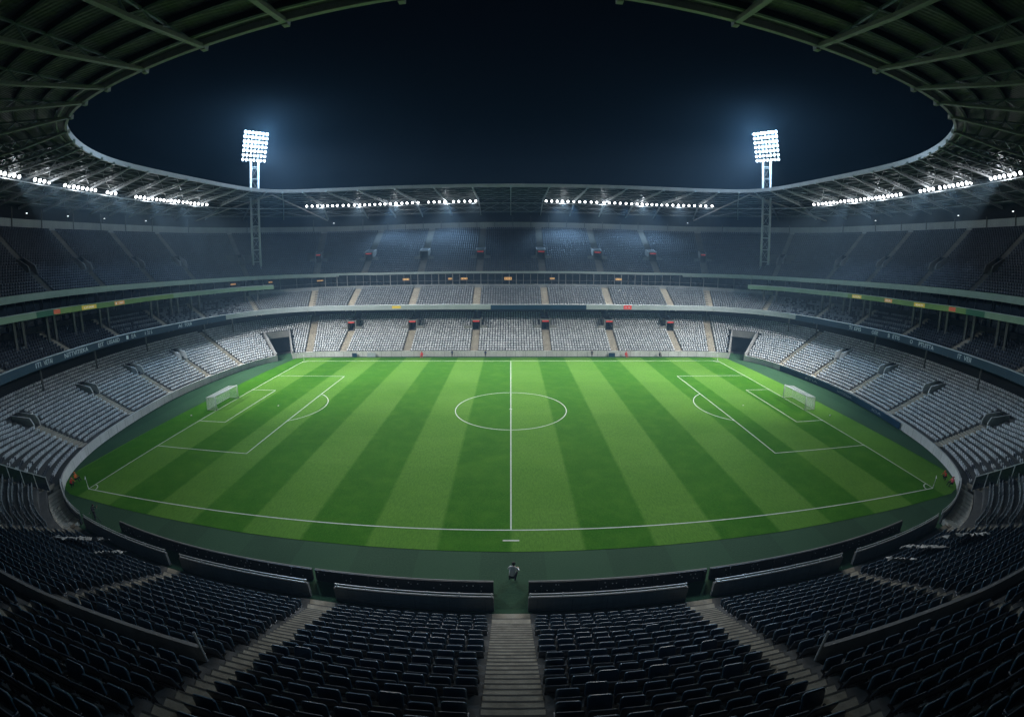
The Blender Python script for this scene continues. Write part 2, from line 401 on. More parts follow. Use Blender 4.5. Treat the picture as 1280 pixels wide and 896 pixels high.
seg(-.75, -36.3, .75, -36.3, .2)
tag(mk.build('pitch_markings', M['lineW']), 'white painted football lines on the grass', 'markings', kind='structure')

# ------------------------------------------------------------------ goals, flags, balls
def goal(sx):
    g = empty('football_goal', (sx*52.5, 0, .02), 0 if sx < 0 else math.pi)
    tag(g, 'white football goal with square net at the %s end' % ('left' if sx < 0 else 'right'), 'goal', 'goals on the pitch')
    for sy in (-1, 1):
        p = MB(); p.bar((0, sy*3.72, 0), (0, sy*3.72, 2.5), .21, n=10); p.build('post', M['white'], g, True)
    p = MB(); p.bar((0, -3.72, 2.5), (0, 3.72, 2.5), .21, n=10); p.build('crossbar', M['white'], g, True)
    p = MB()
    for sy in (-1, 1):
        p.bar((0, sy*3.72, 2.45), (-2.0, sy*3.72, 2.3), .06); p.bar((-2.0, sy*3.72, 2.3), (-2.2, sy*3.72, 0), .06); p.bar((0, sy*3.72, .03), (-2.2, sy*3.72, .03), .05)
    p.bar((-2.0, -3.72, 2.3), (-2.0, 3.72, 2.3), .05); p.bar((-2.2, -3.72, .03), (-2.2, 3.72, .03), .05)
    p.build('net_frame', M['rail'], g)
    n = MB(); t = .027
    for k in np.arange(-3.7, 3.71, .23):
        n.bar((0, k, 2.45), (-2.0, k, 2.3), t); n.bar((-2.0, k, 2.3), (-2.2, k, 0), t)
    for z in np.arange(.1, 2.3, .23):
        n.bar((-2.2+.2*z/2.3, -3.7, z), (-2.2+.2*z/2.3, 3.7, z), t)
        for sy in (-1, 1): n.bar((0, sy*3.72, z), (-2.2+.2*z/2.3, sy*3.72, z), t)
    for x in np.arange(-1.95, 0, .23):
        n.bar((x, -3.7, 2.45+.075*x), (x, 3.7, 2.45+.075*x), t)
        for sy in (-1, 1): n.bar((x, sy*3.72, 0), (x, sy*3.72, 2.44+.075*x), t)
    n.build('net', M['net'], g)
goal(-1); goal(1)
for sx, sy, nm in ((-1,-1,'near left'),(1,-1,'near right'),(-1,1,'far left'),(1,1,'far right')):
    f = empty('corner_flag', (sx*52.5, sy*34.6, .02))
    tag(f, 'thin white corner flag pole at the %s corner arc' % nm, 'corner flag', 'corner flags')
    p = MB(); p.bar((0,0,0), (-.03*sx,0,1.75), .07, n=8); p.build('pole', M['white'], f, True)
    p = MB(); p.bar((0,0,0), (0,0,.5), .12, n=8); p.build('sleeve', M['white'], f, True)
    p = MB(); p.add([(-.03*sx,0,1.7),(-.03*sx-.2*sx,-.25,1.62),(-.03*sx-.1*sx,-.3,1.4),(-.03*sx,0,1.38),(-.03*sx,.015,1.7),(-.03*sx-.2*sx,-.235,1.62),(-.03*sx-.1*sx,-.285,1.4),(-.03*sx,.015,1.38)],
                    [(0,1,2,3),(7,6,5,4),(0,4,5,1),(1,5,6,2),(2,6,7,3)]); p.build('flag', M['white'], f)
def sphere(mb, c, r, m=0, nu=14, nv=9, sq=(1,1,1)):
    V = [(c[0]+r*sq[0]*math.sin(math.pi*j/nv)*math.cos(2*math.pi*i/nu), c[1]+r*sq[1]*math.sin(math.pi*j/nv)*math.sin(2*math.pi*i/nu), c[2]+r*sq[2]*math.cos(math.pi*j/nv)) for j in range(nv+1) for i in range(nu)]
    mb.add(V, [(j*nu+i, (j+1)*nu+i, (j+1)*nu+(i+1)%nu, j*nu+(i+1)%nu) for j in range(nv) for i in range(nu)], m)
for sx in (-1, 1):
    p = MB(); sphere(p, (0,0,0), .13)
    o = p.build('football', M['white'], smooth=True); o.location = (sx*55.6, -7.4, .15)
    tag(o, 'white football lying on the grass behind the %s goal line' % ('left' if sx < 0 else 'right'), 'ball', 'balls on the grass')

# ------------------------------------------------------------------ stand builders
def srange(a, b, d=.9): return np.linspace(a, b, max(3, int(abs(b-a)/d)+1))
def row_pt(offf, zf, i, s, n): return ring(s, lambda q: offf(i, q), lambda q: zf(i, q), n)
def terrace(offf, zf, rows, s, n, keep=None, mb=None):
    cols = []
    for i in range(rows):
        o1 = offf(i, s) if i else offf(0, s) - .75
        cols.append(ring(s, o1 if i == 0 else offf(i, s) - .001, zf(i, s), n))
        cols.append(ring(s, offf(i+1, s) - .001, zf(i, s), n))
    G = np.stack(cols, 1)
    mb = mb or MB()
    mb.grid(G, 0, (lambda a, k: keep(s[a], k//2)) if keep else None)
    return mb
def aisle_mesh(offf, zf, s0, hw, r0, r1, n, sub=2, lift=.03, edge_shade=None, hwf=None):
    """concrete steps up one gangway"""
    mb = MB(); sv = np.array([s0]); nn = n(sv)[0]; tt = np.array([-nn[1], nn[0]]); tt = tt/np.hypot(*tt)
    if abs(s0) > 120 and n is NL:
        tt = (W(np.array([s0+.5]))-W(np.array([s0-.5])))[0]; tt /= np.hypot(*tt)
        if tt @ np.array([-nn[1], nn[0]]) < 0: tt = -tt
    w0 = W(sv)[0]; prof = []; hws = []
    for i in range(r0, r1):
        oa, ob = offf(i, sv)[0], offf(i+1, sv)[0]; za, zb = zf(i, sv)[0], zf(i+1, sv)[0]
        if i == r0: oa -= .7 if r0 == 0 else 0
        for k in range(sub):
            f0, f1 = k/sub, (k+1)/sub
            prof += [(oa+(ob-oa)*f0-.03, za+(zb-za)*f0+lift), (oa+(ob-oa)*f1-.031, za+(zb-za)*f0+lift)]; hws += [hw if hwf is None else hwf(abs(s0), i+f0)]*2
    G = []
    for (o, z), hw in zip(prof, hws):
        c_ = w0 + nn*o
        G.append([(*(c_-tt*hw), z-.8), (*(c_-tt*hw), z), (*(c_+tt*hw), z), (*(c_+tt*hw), z-.8)])
    mb.grid(np.array(G))
    if edge_shade is not None:  # dark strip along each step edge in place of its shadow
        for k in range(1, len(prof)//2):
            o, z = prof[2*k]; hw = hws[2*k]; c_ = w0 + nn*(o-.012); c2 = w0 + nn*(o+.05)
            edge_shade.add([(*(c_-tt*hw), z-.07), (*(c_+tt*hw), z-.07), (*(c_+tt*hw), z+.006), (*(c_-tt*hw), z+.006), (*(c2-tt*hw), z+.006), (*(c2+tt*hw), z+.006)], [(0,1,2,3),(3,2,5,4)])
    return mb

# vomitories: (tier, s, row0, row1, half width)
VOM = []
for s0 in (9.3, 26.7, 44.0):
    for q in (1, -1):
        VOM.append(('L', q*s0, 10, 14, 1.1)); VOM.append(('U', q*s0, 8, 13, 1.2))
for s0 in (53.1, 62.0, 71.7, 82.6, 95.2, 108.1, 122.7):
    for q in (1, -1): VOM.append(('U', q*s0, 8, 13, .85))
for s0 in (82.6, 95.2, 108.1, 122.7):
    for q in (1, -1): VOM.append(('L', q*s0, 9, 13, .8))
def in_vom(t, s, i, pad=0):
    for tt, s0, a, b_, hw in VOM:
        if tt == t and abs(s - s0) < hw + .55 + pad and a <= i < b_: return True
    return False
TIER = {'L': (l_off, l_z, NL), 'M': (m_off, m_z, NN), 'U': (u_off, u_z, NN)}

lower = empty('lower_stand'); tag(lower, 'lowest concrete seating tier wrapped around the pitch behind a low wall', 'grandstand')
middle = empty('middle_stand'); tag(middle, 'narrow middle seating tier with glazed boxes along its back', 'grandstand')
upper = empty('upper_stand'); tag(upper, 'steep top seating tier of dark seats under the roof', 'grandstand')

# lower terrace
sfull = np.unique(np.concatenate([srange(-HALF, HALF, .8), [TUN[0], TUN[1], -TUN[0], -TUN[1]]]))
def keepL(s, i):
    a = abs(s)
    if i >= NL_ROWS and a < 136: return False
    if TUN[0]-.01 <= abs(s) < TUN[1]-.01 and s > 0 and i < TUNR: return False
    if s < 0 and -TUN[1]-.01 <= s < -TUN[0]-.01 and i < TUNR: return False
    if in_vom('L', s, i, -.9) and i >= 0: return False
    return True
terrace(l_off, l_z, 27, sfull, NL, keepL).build('terrace', M['concrete_dark'], lower)
for s0 in [q*a for a in AIS_L for q in (1, -1)] + [HALF]:
    a = abs(s0); top = NL_ROWS if a < 136 else 26
    v_ = [v for v in VOM if v[0] == 'L' and v[1] == s0]
    if v_: top = v_[0][2]
    if a > 60 and a < 120: top = v_[0][2] if v_ else NL_ROWS
    mat = M['step'] if a < 130 else M['near_step']
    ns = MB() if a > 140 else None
    st_ = aisle_mesh(l_off, l_z, s0, HW_L[a], 0, top, NL, 2, edge_shade=ns, hwf=hw_row if a > 140 else None)
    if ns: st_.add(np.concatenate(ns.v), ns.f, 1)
    st_.build('stairway', [mat, M['step_shade']], lower)

# front wall (gaps at the near gangways and the corner tunnels)
gaps = [(TUN[0], TUN[1])] + [(a-HW_L[a], a+HW_L[a]) for a in (164.3, 179.3)] + [(HALF-1.25, HALF+1)]
cuts = []
x = 0.0; spans = []
for a, b_ in gaps: spans.append((x, a)); x = b_
wall_top = lambda s: 1.32 - .12*nearw(s)
def wall_piece(a, b_, mat):
    for q in (1, -1):
        s = srange(q*a, q*b_, .8)
        P = ring(s, 0, 0.0, NN if b_ < 110 else NL); w = MB()
        O = NN(s)
        top = wall_top(s)
        G = np.stack([np.concatenate([P[:, :2]+O*o, np.full((len(s),1), z) if z is not None else top[:,None]+dz], 1)
                      for o, z, dz in ((0,-.1,0),(0,None,0),(-.03,None,.005),(-.03,None,.1),(.24,None,.1),(.24,-.1,0))], 1)
        if q < 0: G = G[:, ::-1]
        w.grid(G)
        for e in (0, -1): w.add(G[e], [tuple(range(6))])
        tp = float(wall_top(s).min())
        for ss in np.arange(a+1.1, b_-.4, 2.6):
            sv = np.array([q*ss]); c0 = W(sv)[0]; o0 = NN(sv)[0]; t0 = np.array([-o0[1], o0[0]])*.025
            f = c0-o0*.004
            w.add([(*(f-t0), 0), (*(f+t0), 0), (*(f+t0), tp), (*(f-t0), tp)], [(0,1,2,3)], 1)
            f = c0+o0*.246
            w.add([(*(f-t0), 0), (*(f+t0), 0), (*(f+t0), tp), (*(f-t0), tp)], [(0,1,2,3)], 1)
        w.build('front_wall', [mat, M['concrete_dark']], lower)

# far and side wall as a run of pieces
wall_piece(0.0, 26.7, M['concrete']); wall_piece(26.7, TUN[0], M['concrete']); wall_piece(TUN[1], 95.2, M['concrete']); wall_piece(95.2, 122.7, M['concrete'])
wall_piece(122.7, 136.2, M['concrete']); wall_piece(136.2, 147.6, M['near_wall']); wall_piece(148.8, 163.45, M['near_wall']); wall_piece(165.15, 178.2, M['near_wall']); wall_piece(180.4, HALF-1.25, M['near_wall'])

# corner tunnels
for q in (1, -1):
    t = MB(); s0 = q*(TUN[0]+TUN[1])/2; nn = NN(np.array([s0]))[0]; tt = np.array([-nn[1], nn[0]])
    for e in (TUN[0], TUN[1]):
        se = np.array([q*e]); n1 = NL(se)[0]; w0 = W(se)[0]; sgn = 1 if (e == TUN[1]) else -1
        td = (W(np.array([q*(e+.3*sgn)])) - w0)[0]; td /= np.hypot(*td)
        G = []
        for i in range(0, TUNR+2):
            o = l_off(i, se)[0] - (.95 if i == 0 else .4); zt = l_z(i, se)[0] + .95
            c0 = w0 + n1*o
            G.append([(*(c0-td*.02), -.1), (*(c0-td*.02), zt), (*(c0+td*.32), zt), (*(c0+td*.32), -.1)])
        t.grid(np.array(G)); t.add(G[0], [(0,1,2,3)])
    # slab and parapet over the mouth
    sa = np.linspace(q*(TUN[0]-.1), q*(TUN[1]+.1), 9); zr = float(l_z(TUNR, np.array([s0]))[0])
    P = ring(sa, lambda z: l_off(TUNR, z)-.15, zr-.9, NL)
    t.sweep(P, NL(sa), [(0,0),(0,1.75),(.3,1.75),(.3,.9),(4.5,.9),(4.5,0)][::q], 0)
    t.build('tunnel', M['concrete_grey'], lower)
    k = MB(); P = ring(sa, lambda z: l_off(TUNR, z)+1.5, -.05, NL)
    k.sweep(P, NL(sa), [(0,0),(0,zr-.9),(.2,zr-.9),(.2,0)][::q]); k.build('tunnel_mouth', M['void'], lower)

# middle tier terrace, far and sides
s2 = srange(-UEND, UEND, .9)
terrace(m_off, m_z, NM, s2, NN).build('terrace', M['concrete_dark'], middle)
so = MB(); so.sweep(ring(s2, rib2_o, lambda q: rib2_z(q)-1.22), NN(s2), [(.05,0),(.05,.1),(11.5,1.2),(11.5,1.1)]); so.build('soffit', M['concrete_dark'], middle)
for a_, b_, mt in ((-62, 62, 'back_panel'), (62, UEND, 'void'), (-UEND, -62, 'void')):
    sb_ = srange(a_, b_, .9); bw = MB(); bw.sweep(ring(sb_, t2back_o, lambda q: m_z(NM, q)-.3), NN(sb_), [(.15,0),(.15,1.05),(.32,1.05),(.32,0)]); bw.build('back_parapet', M[mt], middle)
for s0 in [q*a for a in AIS_U for q in (1, -1)]:
    aisle_mesh(m_off, m_z, s0, .95 if abs(s0) < 60 else .7, 0, NM, NN).build('stairway', M['step'], middle)
# dark wall behind the lower tier
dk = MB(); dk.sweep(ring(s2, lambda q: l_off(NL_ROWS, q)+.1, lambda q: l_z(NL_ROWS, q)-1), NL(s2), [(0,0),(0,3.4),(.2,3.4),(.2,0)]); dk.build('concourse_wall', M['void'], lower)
# glazed boxes between the middle and upper tiers
gz = MB(); P = ring(s2, lambda q: t2back_o(q)+3.2, lambda q: m_z(NM, q)+.1)
G = np.stack([P, np.concatenate([P[:, :2]+NN(s2)*.3, (fas_z(s2)-.6)[:, None]], 1)], 1); gz.grid(G); gz.build('box_glazing', M['window_glass'], middle)
ml = MB()
for ss in np.arange(-UEND, UEND, 2.05):
    sv = np.array([ss]); p0 = ring(sv, lambda q: t2back_o(q)+3.05, lambda q: m_z(NM, q)+.1)[0]; p1 = p0.copy(); p1[2] = fas_z(sv)[0]-.7
    wd = rnd.choice((.07, .07, .12, .2)); ml.bar(p0, p1, wd, m=0)
for hh in (.35, 1.6): ml.sweep(ring(s2, lambda q: t2back_o(q)+3.03, lambda q: m_z(NM, q)+hh), NN(s2), [(0,0),(0,.07),(.07,.07),(.07,0)])
ml.build('window_frame', M['concrete_grey'], middle)
bf = MB(); bf.sweep(ring(s2, t2back_o, lambda q: m_z(NM, q)), NN(s2), [(.33,-.25),(.33,0),(4.0,0),(4.0,-.25)]); bf.build('box_floor', M['concrete_dark'], middle)

# upper tier
terrace(u_off, u_z, NU, s2, NN).build('terrace', M['concrete_dark'], upper)
fz = lambda s: 1.08 + .1*sm(s, 50, 110)
fa = MB(); P = ring(s2, fas_o, lambda q: fas_z(q)); O = NN(s2)
G = np.stack([np.concatenate([P[:, :2]+O*o, (P[:, 2]+np.array([k*f_+c_ for f_ in fz(s2)]))[:, None]], 1) for o, k, c_ in ((0,-1,0),(0,0,0),(.28,0,0),(.28,-.6,0),(.28,-.9,0),(2.2,-1,0),(0,-1,0))], 1)
fa.grid(G); fa.build('fascia', M['fascia'], upper)
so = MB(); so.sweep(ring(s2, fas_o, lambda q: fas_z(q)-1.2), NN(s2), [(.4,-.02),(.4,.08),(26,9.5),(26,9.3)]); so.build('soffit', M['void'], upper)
for s0 in [q*a for a in AIS_U for q in (1, -1)]:
    v_ = [v for v in VOM if v[0] == 'U' and v[1] == s0][:1]
    hw = .95 if abs(s0) < 60 else .7
    if v_:
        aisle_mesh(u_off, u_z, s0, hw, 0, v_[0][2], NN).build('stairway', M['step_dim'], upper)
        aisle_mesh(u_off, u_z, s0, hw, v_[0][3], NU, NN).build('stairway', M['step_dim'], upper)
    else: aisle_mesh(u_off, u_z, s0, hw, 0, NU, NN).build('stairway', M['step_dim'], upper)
bk = MB(); P = ring(s2, back_o, lambda q: back_z(q)-1.2); bk.sweep(P, O, [(-.15,0),(-.15,2.25),(.1,2.25),(.1,0)]); bk.build('back_wall', M['back_panel'], upper)
for ss in np.arange(-UEND, UEND, 6.1):
    sv = np.array([ss]); p0 = ring(sv, lambda q: back_o(q)-.3, lambda q: back_z(q)-.6)[0]
    ps = MB(); ps.bar(p0, p0+[0,0,2.3 if int(ss) % 3 else 4.0], .18); ps.build('post', M['concrete_dark'], upper)
ow = MB(); s3 = srange(-UEND-8, UEND+8, 1.5); P = ring(s3, lambda q: rout_o(q)-.8, 0.0); O3 = NN(s3)
G = np.stack([np.concatenate([P[:, :2]+O3*o, z[:, None]], 1) for o, z in ((-.2, back_z(s3)-3), (0, rout_z(s3)+.6), (.3, rout_z(s3)+.6), (.3, back_z(s3)*0))], 1); ow.grid(G)
ow.build('outer_wall', M['void'], upper)

# vomitories
for t, s0, r0, r1, hw in VOM:
    offf, zf, n = TIER[t]; sv = np.array([s0]); nn = n(sv)[0]; w0 = W(sv)[0]; tt = np.array([-nn[1], nn[0]])
    far = abs(s0) < 60; par = lower if t == 'L' else upper
    za = zf(r0, sv)[0]; oa, ob = offf(r0, sv)[0]-.15, offf(r1, sv)[0]; zb = zf(r1, sv)[0]
    hgt = 2.6 if far else 1.35; wm = M['column'] if t == 'U' else (M['concrete_grey'] if far else M['concrete'])
    root = MB(); root.add([(*(w0+nn*oa-tt*hw), za-.42), (*(w0+nn*oa+tt*hw), za-.42), (*(w0+nn*ob+tt*hw), za-.42), (*(w0+nn*ob-tt*hw), za-.42)], [(0,1,2,3)])
    vo = root.build('vomitory', M['concrete_dark'], par)
    for e in (-1, 1):
        mb = MB()
        prof = [(oa-.1, za-.6), (oa-.1, za+(hgt if far else .6)), (oa+.35, za+hgt+.2), (ob, max(zb+(.95 if far else .5), za+hgt+.25)), (ob, za-.6)]
        inn = [(*(w0+nn*o+tt*e*hw), z) for o, z in prof]; out = [(*(w0+nn*o+tt*e*(hw+.22)), z) for o, z in prof]
        mb.add(inn+out, [tuple(range(5)), tuple(range(5, 10))[::-1]] + [(i, (i+1) % 5, 5+(i+1) % 5, 5+i) for i in range(5)])
        mb.build('wing_wall', wm, vo)
        if far:     # low flank panel beside the doorway
            mb = MB(); q0 = w0+nn*oa+tt*e*(hw+.22); q1 = w0+nn*oa+tt*e*(hw+1.9)
            mb.add([(*q0, za-.1), (*q0, za+1.25), (*q1, za+1.0), (*q1, za-.1), (*(q0+nn*.12), za-.1), (*(q0+nn*.12), za+1.25), (*(q1+nn*.12), za+1.0), (*(q1+nn*.12), za-.1)],
                   [(0,1,2,3),(7,6,5,4),(1,5,6,2),(2,6,7,3),(0,4,5,1)])
            mb.build('flank_panel', wm, vo)
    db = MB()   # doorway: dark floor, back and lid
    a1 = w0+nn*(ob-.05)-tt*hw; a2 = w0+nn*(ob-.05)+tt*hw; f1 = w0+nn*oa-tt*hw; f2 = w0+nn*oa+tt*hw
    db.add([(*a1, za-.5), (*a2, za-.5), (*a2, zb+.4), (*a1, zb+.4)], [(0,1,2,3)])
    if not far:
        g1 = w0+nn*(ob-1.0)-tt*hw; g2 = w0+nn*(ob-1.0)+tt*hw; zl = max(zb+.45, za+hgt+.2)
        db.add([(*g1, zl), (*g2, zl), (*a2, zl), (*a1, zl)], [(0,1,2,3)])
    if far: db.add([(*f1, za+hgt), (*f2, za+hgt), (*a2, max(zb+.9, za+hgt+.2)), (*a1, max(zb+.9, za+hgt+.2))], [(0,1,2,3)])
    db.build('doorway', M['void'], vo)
    if far:
        sg = MB(); c_ = w0+nn*(oa-.02); ang = math.atan2(tt[1], tt[0])
        sg.box((*c_, za+hgt+.02), (hw*2+.5, .16, .3), 0, rotz(ang)); sg.build('lintel', M['concrete_grey'] if t == 'L' else M['column'], vo)
        sg = MB(); c_ = w0+nn*(oa-.04); sg.box((*c_, za+hgt-.36), (hw*1.6, .1, .34), 0, rotz(ang))
        if not (t == 'U' and abs(abs(s0)-26.7) < .1 and s0 > 0): sg.build('exit_sign', M['sign_red'], vo)

# ------------------------------------------------------------------ ribbons with lettering
def ribbon(name, label, sa, sb, of, zf, hgt, mats_spans, group, cat='ribbon board'):
    root = empty(name, tuple(ring(np.array([(sa+sb)/2]), of, zf)[0])); root_loc = np.array(root.location)
    tag(root, label, cat, group)
    for a, b_, mat in mats_spans:
        s = srange(a, b_, .8); p = MB()
        P = ring(s, of, zf) - root_loc
        p.sweep(P, NN(s), [(-.02,-hgt),(-.02,-.06),(.35,-.06),(.35,-hgt)]); p.build('panel', mat, root)
    s = srange(sa, sb, .8); p = MB(); p.sweep(ring(s, of, zf)-root_loc, NN(s), [(-.08,-.058),(-.08,.07),(.4,.07),(.4,-.058)]); p.build('trim', M['trim'], root)
    return root, root_loc
_tc = {}
def text_mesh(txt):
    if txt not in _tc:
        cu = bpy.data.curves.new('t', 'FONT'); cu.body = txt; cu.size = 1; cu.extrude = .012; cu.resolution_u = 2
        o = bpy.data.objects.new('t', cu); COL.objects.link(o); dg = bpy.context.evaluated_depsgraph_get(); dg.update()
        me = o.evaluated_get(dg).to_mesh(); V = np.array([tuple(v.co) for v in me.vertices]); F = [tuple(p.vertices) for p in me.polygons]
        o.evaluated_get(dg).to_mesh_clear(); bpy.data.objects.remove(o); bpy.data.curves.remove(cu)
        _tc[txt] = (V, F)
    return _tc[txt]
def letter(root, loc, txt, s0, length, of, zf, ztop, hgt, mat, name='lettering'):
    """text along a ribbon, reading left to right as seen from the pitch"""
    if ' ' in txt:      # every word is a part of its own
        tot = len(txt); at = 0
        for wd in txt.split(' '):
            letter(root, loc, wd, s0 + length/2 - (at+len(wd)/2)/tot*length, length*len(wd)/tot, of, zf, ztop, hgt, mat, name); at += len(wd)+1
        return None
    V, F = text_mesh(txt); V = V.copy(); x0, x1 = V[:,0].min(), V[:,0].max(); y0, y1 = V[:,1].min(), V[:,1].max()
    V[:,0] = (V[:,0]-x0)/(x1-x0)*length - length/2; V[:,1] = (V[:,1]-y0)/(y1-y0)*hgt
    sc_ = np.linalg.norm(ring(np.array([s0+.5]), of, 0.)-ring(np.array([s0-.5]), of, 0.))
    s = s0 - V[:,0]/sc_
    P = ring(s, of, zf); O = NN(s)
    out = np.stack([P[:,0]-O[:,0]*(.04+np.clip(V[:,2],0,1)*2), P[:,1]-O[:,1]*(.04+np.clip(V[:,2],0,1)*2), P[:,2]-ztop-hgt+V[:,1]], 1) - loc
    b_ = MB(); b_.add(out, F); return b_.build(name, mat, root)
def plate(root, loc, s0, length, of, zf, ztop, hgt, mat, name='logo_plate'):
    s = np.linspace(s0-length/2, s0+length/2, 5); P = ring(s, of, zf)-loc; b_ = MB()
    b_.sweep(P, NN(s), [(-.035,-ztop-hgt),(-.035,-ztop),(.0,-ztop),(.0,-ztop-hgt)]); return b_.build(name, mat, root)

RB = 1.25
rl, ll = ribbon('ribbon_board', 'dark blue ribbon board with white lettering along the left middle tier edge', 68, UEND, rib2_o, rib2_z, RB+.2, [(68, UEND, M['ribbon_blue'])], 'ribbon boards on the middle tier')
for txt, s0, ln in (('AI TOUR', 78.5, 4.2), ('I EA', 93.5, 2.6), ('EIT UISAIID', 99.2, 6.0), ('NITTVITIEKA', 108.0, 6.6), ('A 31 S', 89, 2), ('ITI VETAI', 116, 4)):
    letter(rl, ll, txt, s0, ln, rib2_o, rib2_z, .3, .8, M['letter'])
rr, lr = ribbon('ribbon_board', 'dark blue ribbon board with white lettering along the right middle tier edge', -68, -UEND, rib2_o, rib2_z, RB+.2, [(-68, -UEND, M['ribbon_blue'])], 'ribbon boards on the middle tier')
for txt, s0, ln in (('TI EFIS', -84, 3.6), ('OEE', -89.5, 1.9), ('B ETIS', -94.5, 3.2), ('O', -99, .8), ('PTUITTA', -103.0, 4.4), ('IT VEII', -113, 3.4)):
    letter(rr, lr, txt, s0, ln, rib2_o, rib2_z, .3, .8, M['letter'])
rf, lf = ribbon('ribbon_board', 'pale grey ribbon board with dark blue middle across the far stand', -68, 68, rib2_o, rib2_z, RB, [(68, 41, M['ribbon_grey']), (41, 34, M['ribbon_grey']), (34, 5.3, M['ribbon_grey']), (5.3, -12.0, M['ribbon_blue']), (-12, -20, M['ribbon_blue']), (-20, -41, M['ribbon_grey']), (-41, -56, M['ribbon_grey']), (-56, -68, M['ribbon_grey'])], 'ribbon boards on the middle tier')
plate(rf, lf, -31.2, 2.2, rib2_o, rib2_z, .1, 1.05, M['sign_red']); letter(rf, lf, 'A K', -31.2, 1.4, rib2_o, lambda s: rib2_z(s), .45, .4, M['letter'])
plate(rf, lf, 30.5, 2.4, rib2_o, rib2_z, .2, .7, M['letter_y'])
for q, side in ((1, 'left'), (-1, 'right')):
    g, lg = ribbon('ribbon_board', 'green ribbon board with yellow and orange logos under the %s upper tier' % side, q*59, q*UEND, rib3_o, rib3_z, 1.1,
                   [(q*59, q*72, M['ribbon_sage']), (q*72, q*78, M['ribbon_sage']), (q*78, q*108, M['ribbon_green']), (q*108, q*112.5, M['ribbon_teal']), (q*112.5, q*UEND, M['ribbon_sage'])], 'green ribbon boards')
    if q > 0: marks = [(92.3, 2.4, 'I TAIIS', 'letter_o'), (99.6, 3.6, 'LITAIE', 'letter_y'), (107.6, 1.6, '', 'letter_r')]
    else: marks = [(-80.5, 2.6, 'LITAI', 'letter_y'), (-89.0, 1.9, 'EIA', 'letter_o'), (-96.5, 2.6, 'IEATI', 'letter_y'), (-104.6, 1.7, '', 'letter_r')]
    for s0, ln, txt, mt in marks:
        plate(g, lg, s0, ln, rib3_o, rib3_z, .18, .78, M[mt])
        if txt: letter(g, lg, txt, s0, ln*.8, rib3_o, rib3_z, .42, .34, M['sign_white'])
# paired columns carrying the green ribbon, part of the middle stand
for q in (1, -1):
    for s0 in (62, 71.7, 77, 82.6, 95.2, 101.5, 108.1, 115.5, 122.7, 134):
        for e in (-.9, .9):
            sv = np.array([q*s0+e]); p0 = ring(sv, lambda z: rib3_o(z)+1.6, lambda z: m_z(6, z)-.4)[0]; p1 = p0.copy(); p1[2] = rib3_z(sv)[0]-.2
            c_ = MB(); c_.bar(p0, p1, .5, n=4); c_.build('column', M['column'], middle)
    s = srange(q*59, q*UEND, .9); sl = MB(); sl.sweep(ring(s, rib3_o, rib3_z), NN(s), [(.4,-.35),(.4,-.05),(6.5,-.05),(6.5,-.35)][::q]); sl.build('balcony_slab', M['concrete_dark'], middle)
for q in (1, -1):
    for s0 in (9.3, 26.7, 44, 53, 66, 71.7, 88, 101, 115):
        sv = np.array([q*s0]); p0 = ring(sv, lambda z: rib2_o(z)+(5.8 if abs(s0) < 60 else 2.5), lambda z: l_z(14, z)-.5)[0]; p1 = p0.copy(); p1[2] = rib2_z(sv)[0]-1.0
        c_ = MB(); c_.bar(p0, p1, .36, n=8); c_.build('column', M['column'], lower)

# ------------------------------------------------------------------ roof
def roof_pt(s, u, dz=0.0):
    """u 0 at the inner rim, .5 over the lamp row, 1 at the outer eave"""
    s = np.asarray(s, float); a = rim(s); b_ = ring(s, light_o, lambda q: light_z(q)+1.45); c_ = ring(s, rout_o, lambda q: rout_z(q)+.4)
    u = np.asarray(u, float)
    p = np.where(u < .5, a + (b_-a)*(u*2), b_ + (c_-b_)*(u*2-1)); p = p.copy(); p[..., 2] += dz; return p
sR = np.linspace(-HALF, HALF, 441)[:-1]
roof = empty('stadium_roof', (0, 0, 0)); tag(roof, 'ring shaped steel roof with dark decking and lattice trusses over every stand', 'roof')
US = [0, .035, .085, .14, .195, .25, .3, .35, .4, .45, .5, .56, .62, .68, .74, .8, .86, .93, 1.0]
dk = MB(); G = np.stack([roof_pt(sR, u) for u in US] + [roof_pt(sR, u, .35) for u in US[::-1]] , 1); dk.grid(G, 0, None, True)
m, nt, b = new_mat('roof_deck')
v = objvec(nt); c = mixc(nt, ramp(nt, noise(nt, .35, 5, v, .6), .3, .72), (.2, .175, .175), (.3, .265, .265))
c = mixc(nt, ramp(nt, noise(nt, 4, 4, objvec(nt, (1, .25, 1))), .45, .8), c, (.12, .105, .105))
nt.links.new(c, b.inputs['Base Color']); b.inputs['Roughness'].default_value = .5; b.inputs['Metallic'].default_value = .25
wv = N_(nt, 'ShaderNodeTexWave', wave_type='BANDS', bands_direction='Y'); wv.inputs['Scale'].default_value = .8; wv.inputs['Distortion'].default_value = .4
nt.links.new(v, wv.inputs['Vector']); bump(nt, b, wv.outputs['Fac'], .55, .12)
M['deck'] = m
dk.build('roof_deck', M['deck'], roof)
def rdir(s):
    a, c_ = rim(s)[..., :2], ring(s, rout_o, 0.)[..., :2]; d = c_-a; return d/np.linalg.norm(d, axis=-1, keepdims=True)
Or = rdir(sR)
rb = MB(); rb.sweep(roof_pt(sR, 0.), Or, [(-.3,-.55),(-.3,.45),(.25,.45),(.25,-.1),(.1,-.55)], 0, True); rb.build('rim_beam', M['steel'], roof)
rb = MB(); rb.sweep(roof_pt(sR, .02), Or, [(.3,-.5),(.3,-.28),(.5,-.28),(.5,-.5)], 0, True); rb.build('rim_gutter', M['steel'], roof)
ev = MB(); ev.sweep(ring(sR, rout_o, rout_z), NN(sR), [(-.2,-.2),(-.2,.15),(.15,.15),(.15,-.2)], 0, True); ev.build('eave_tube', M['steel'], roof)
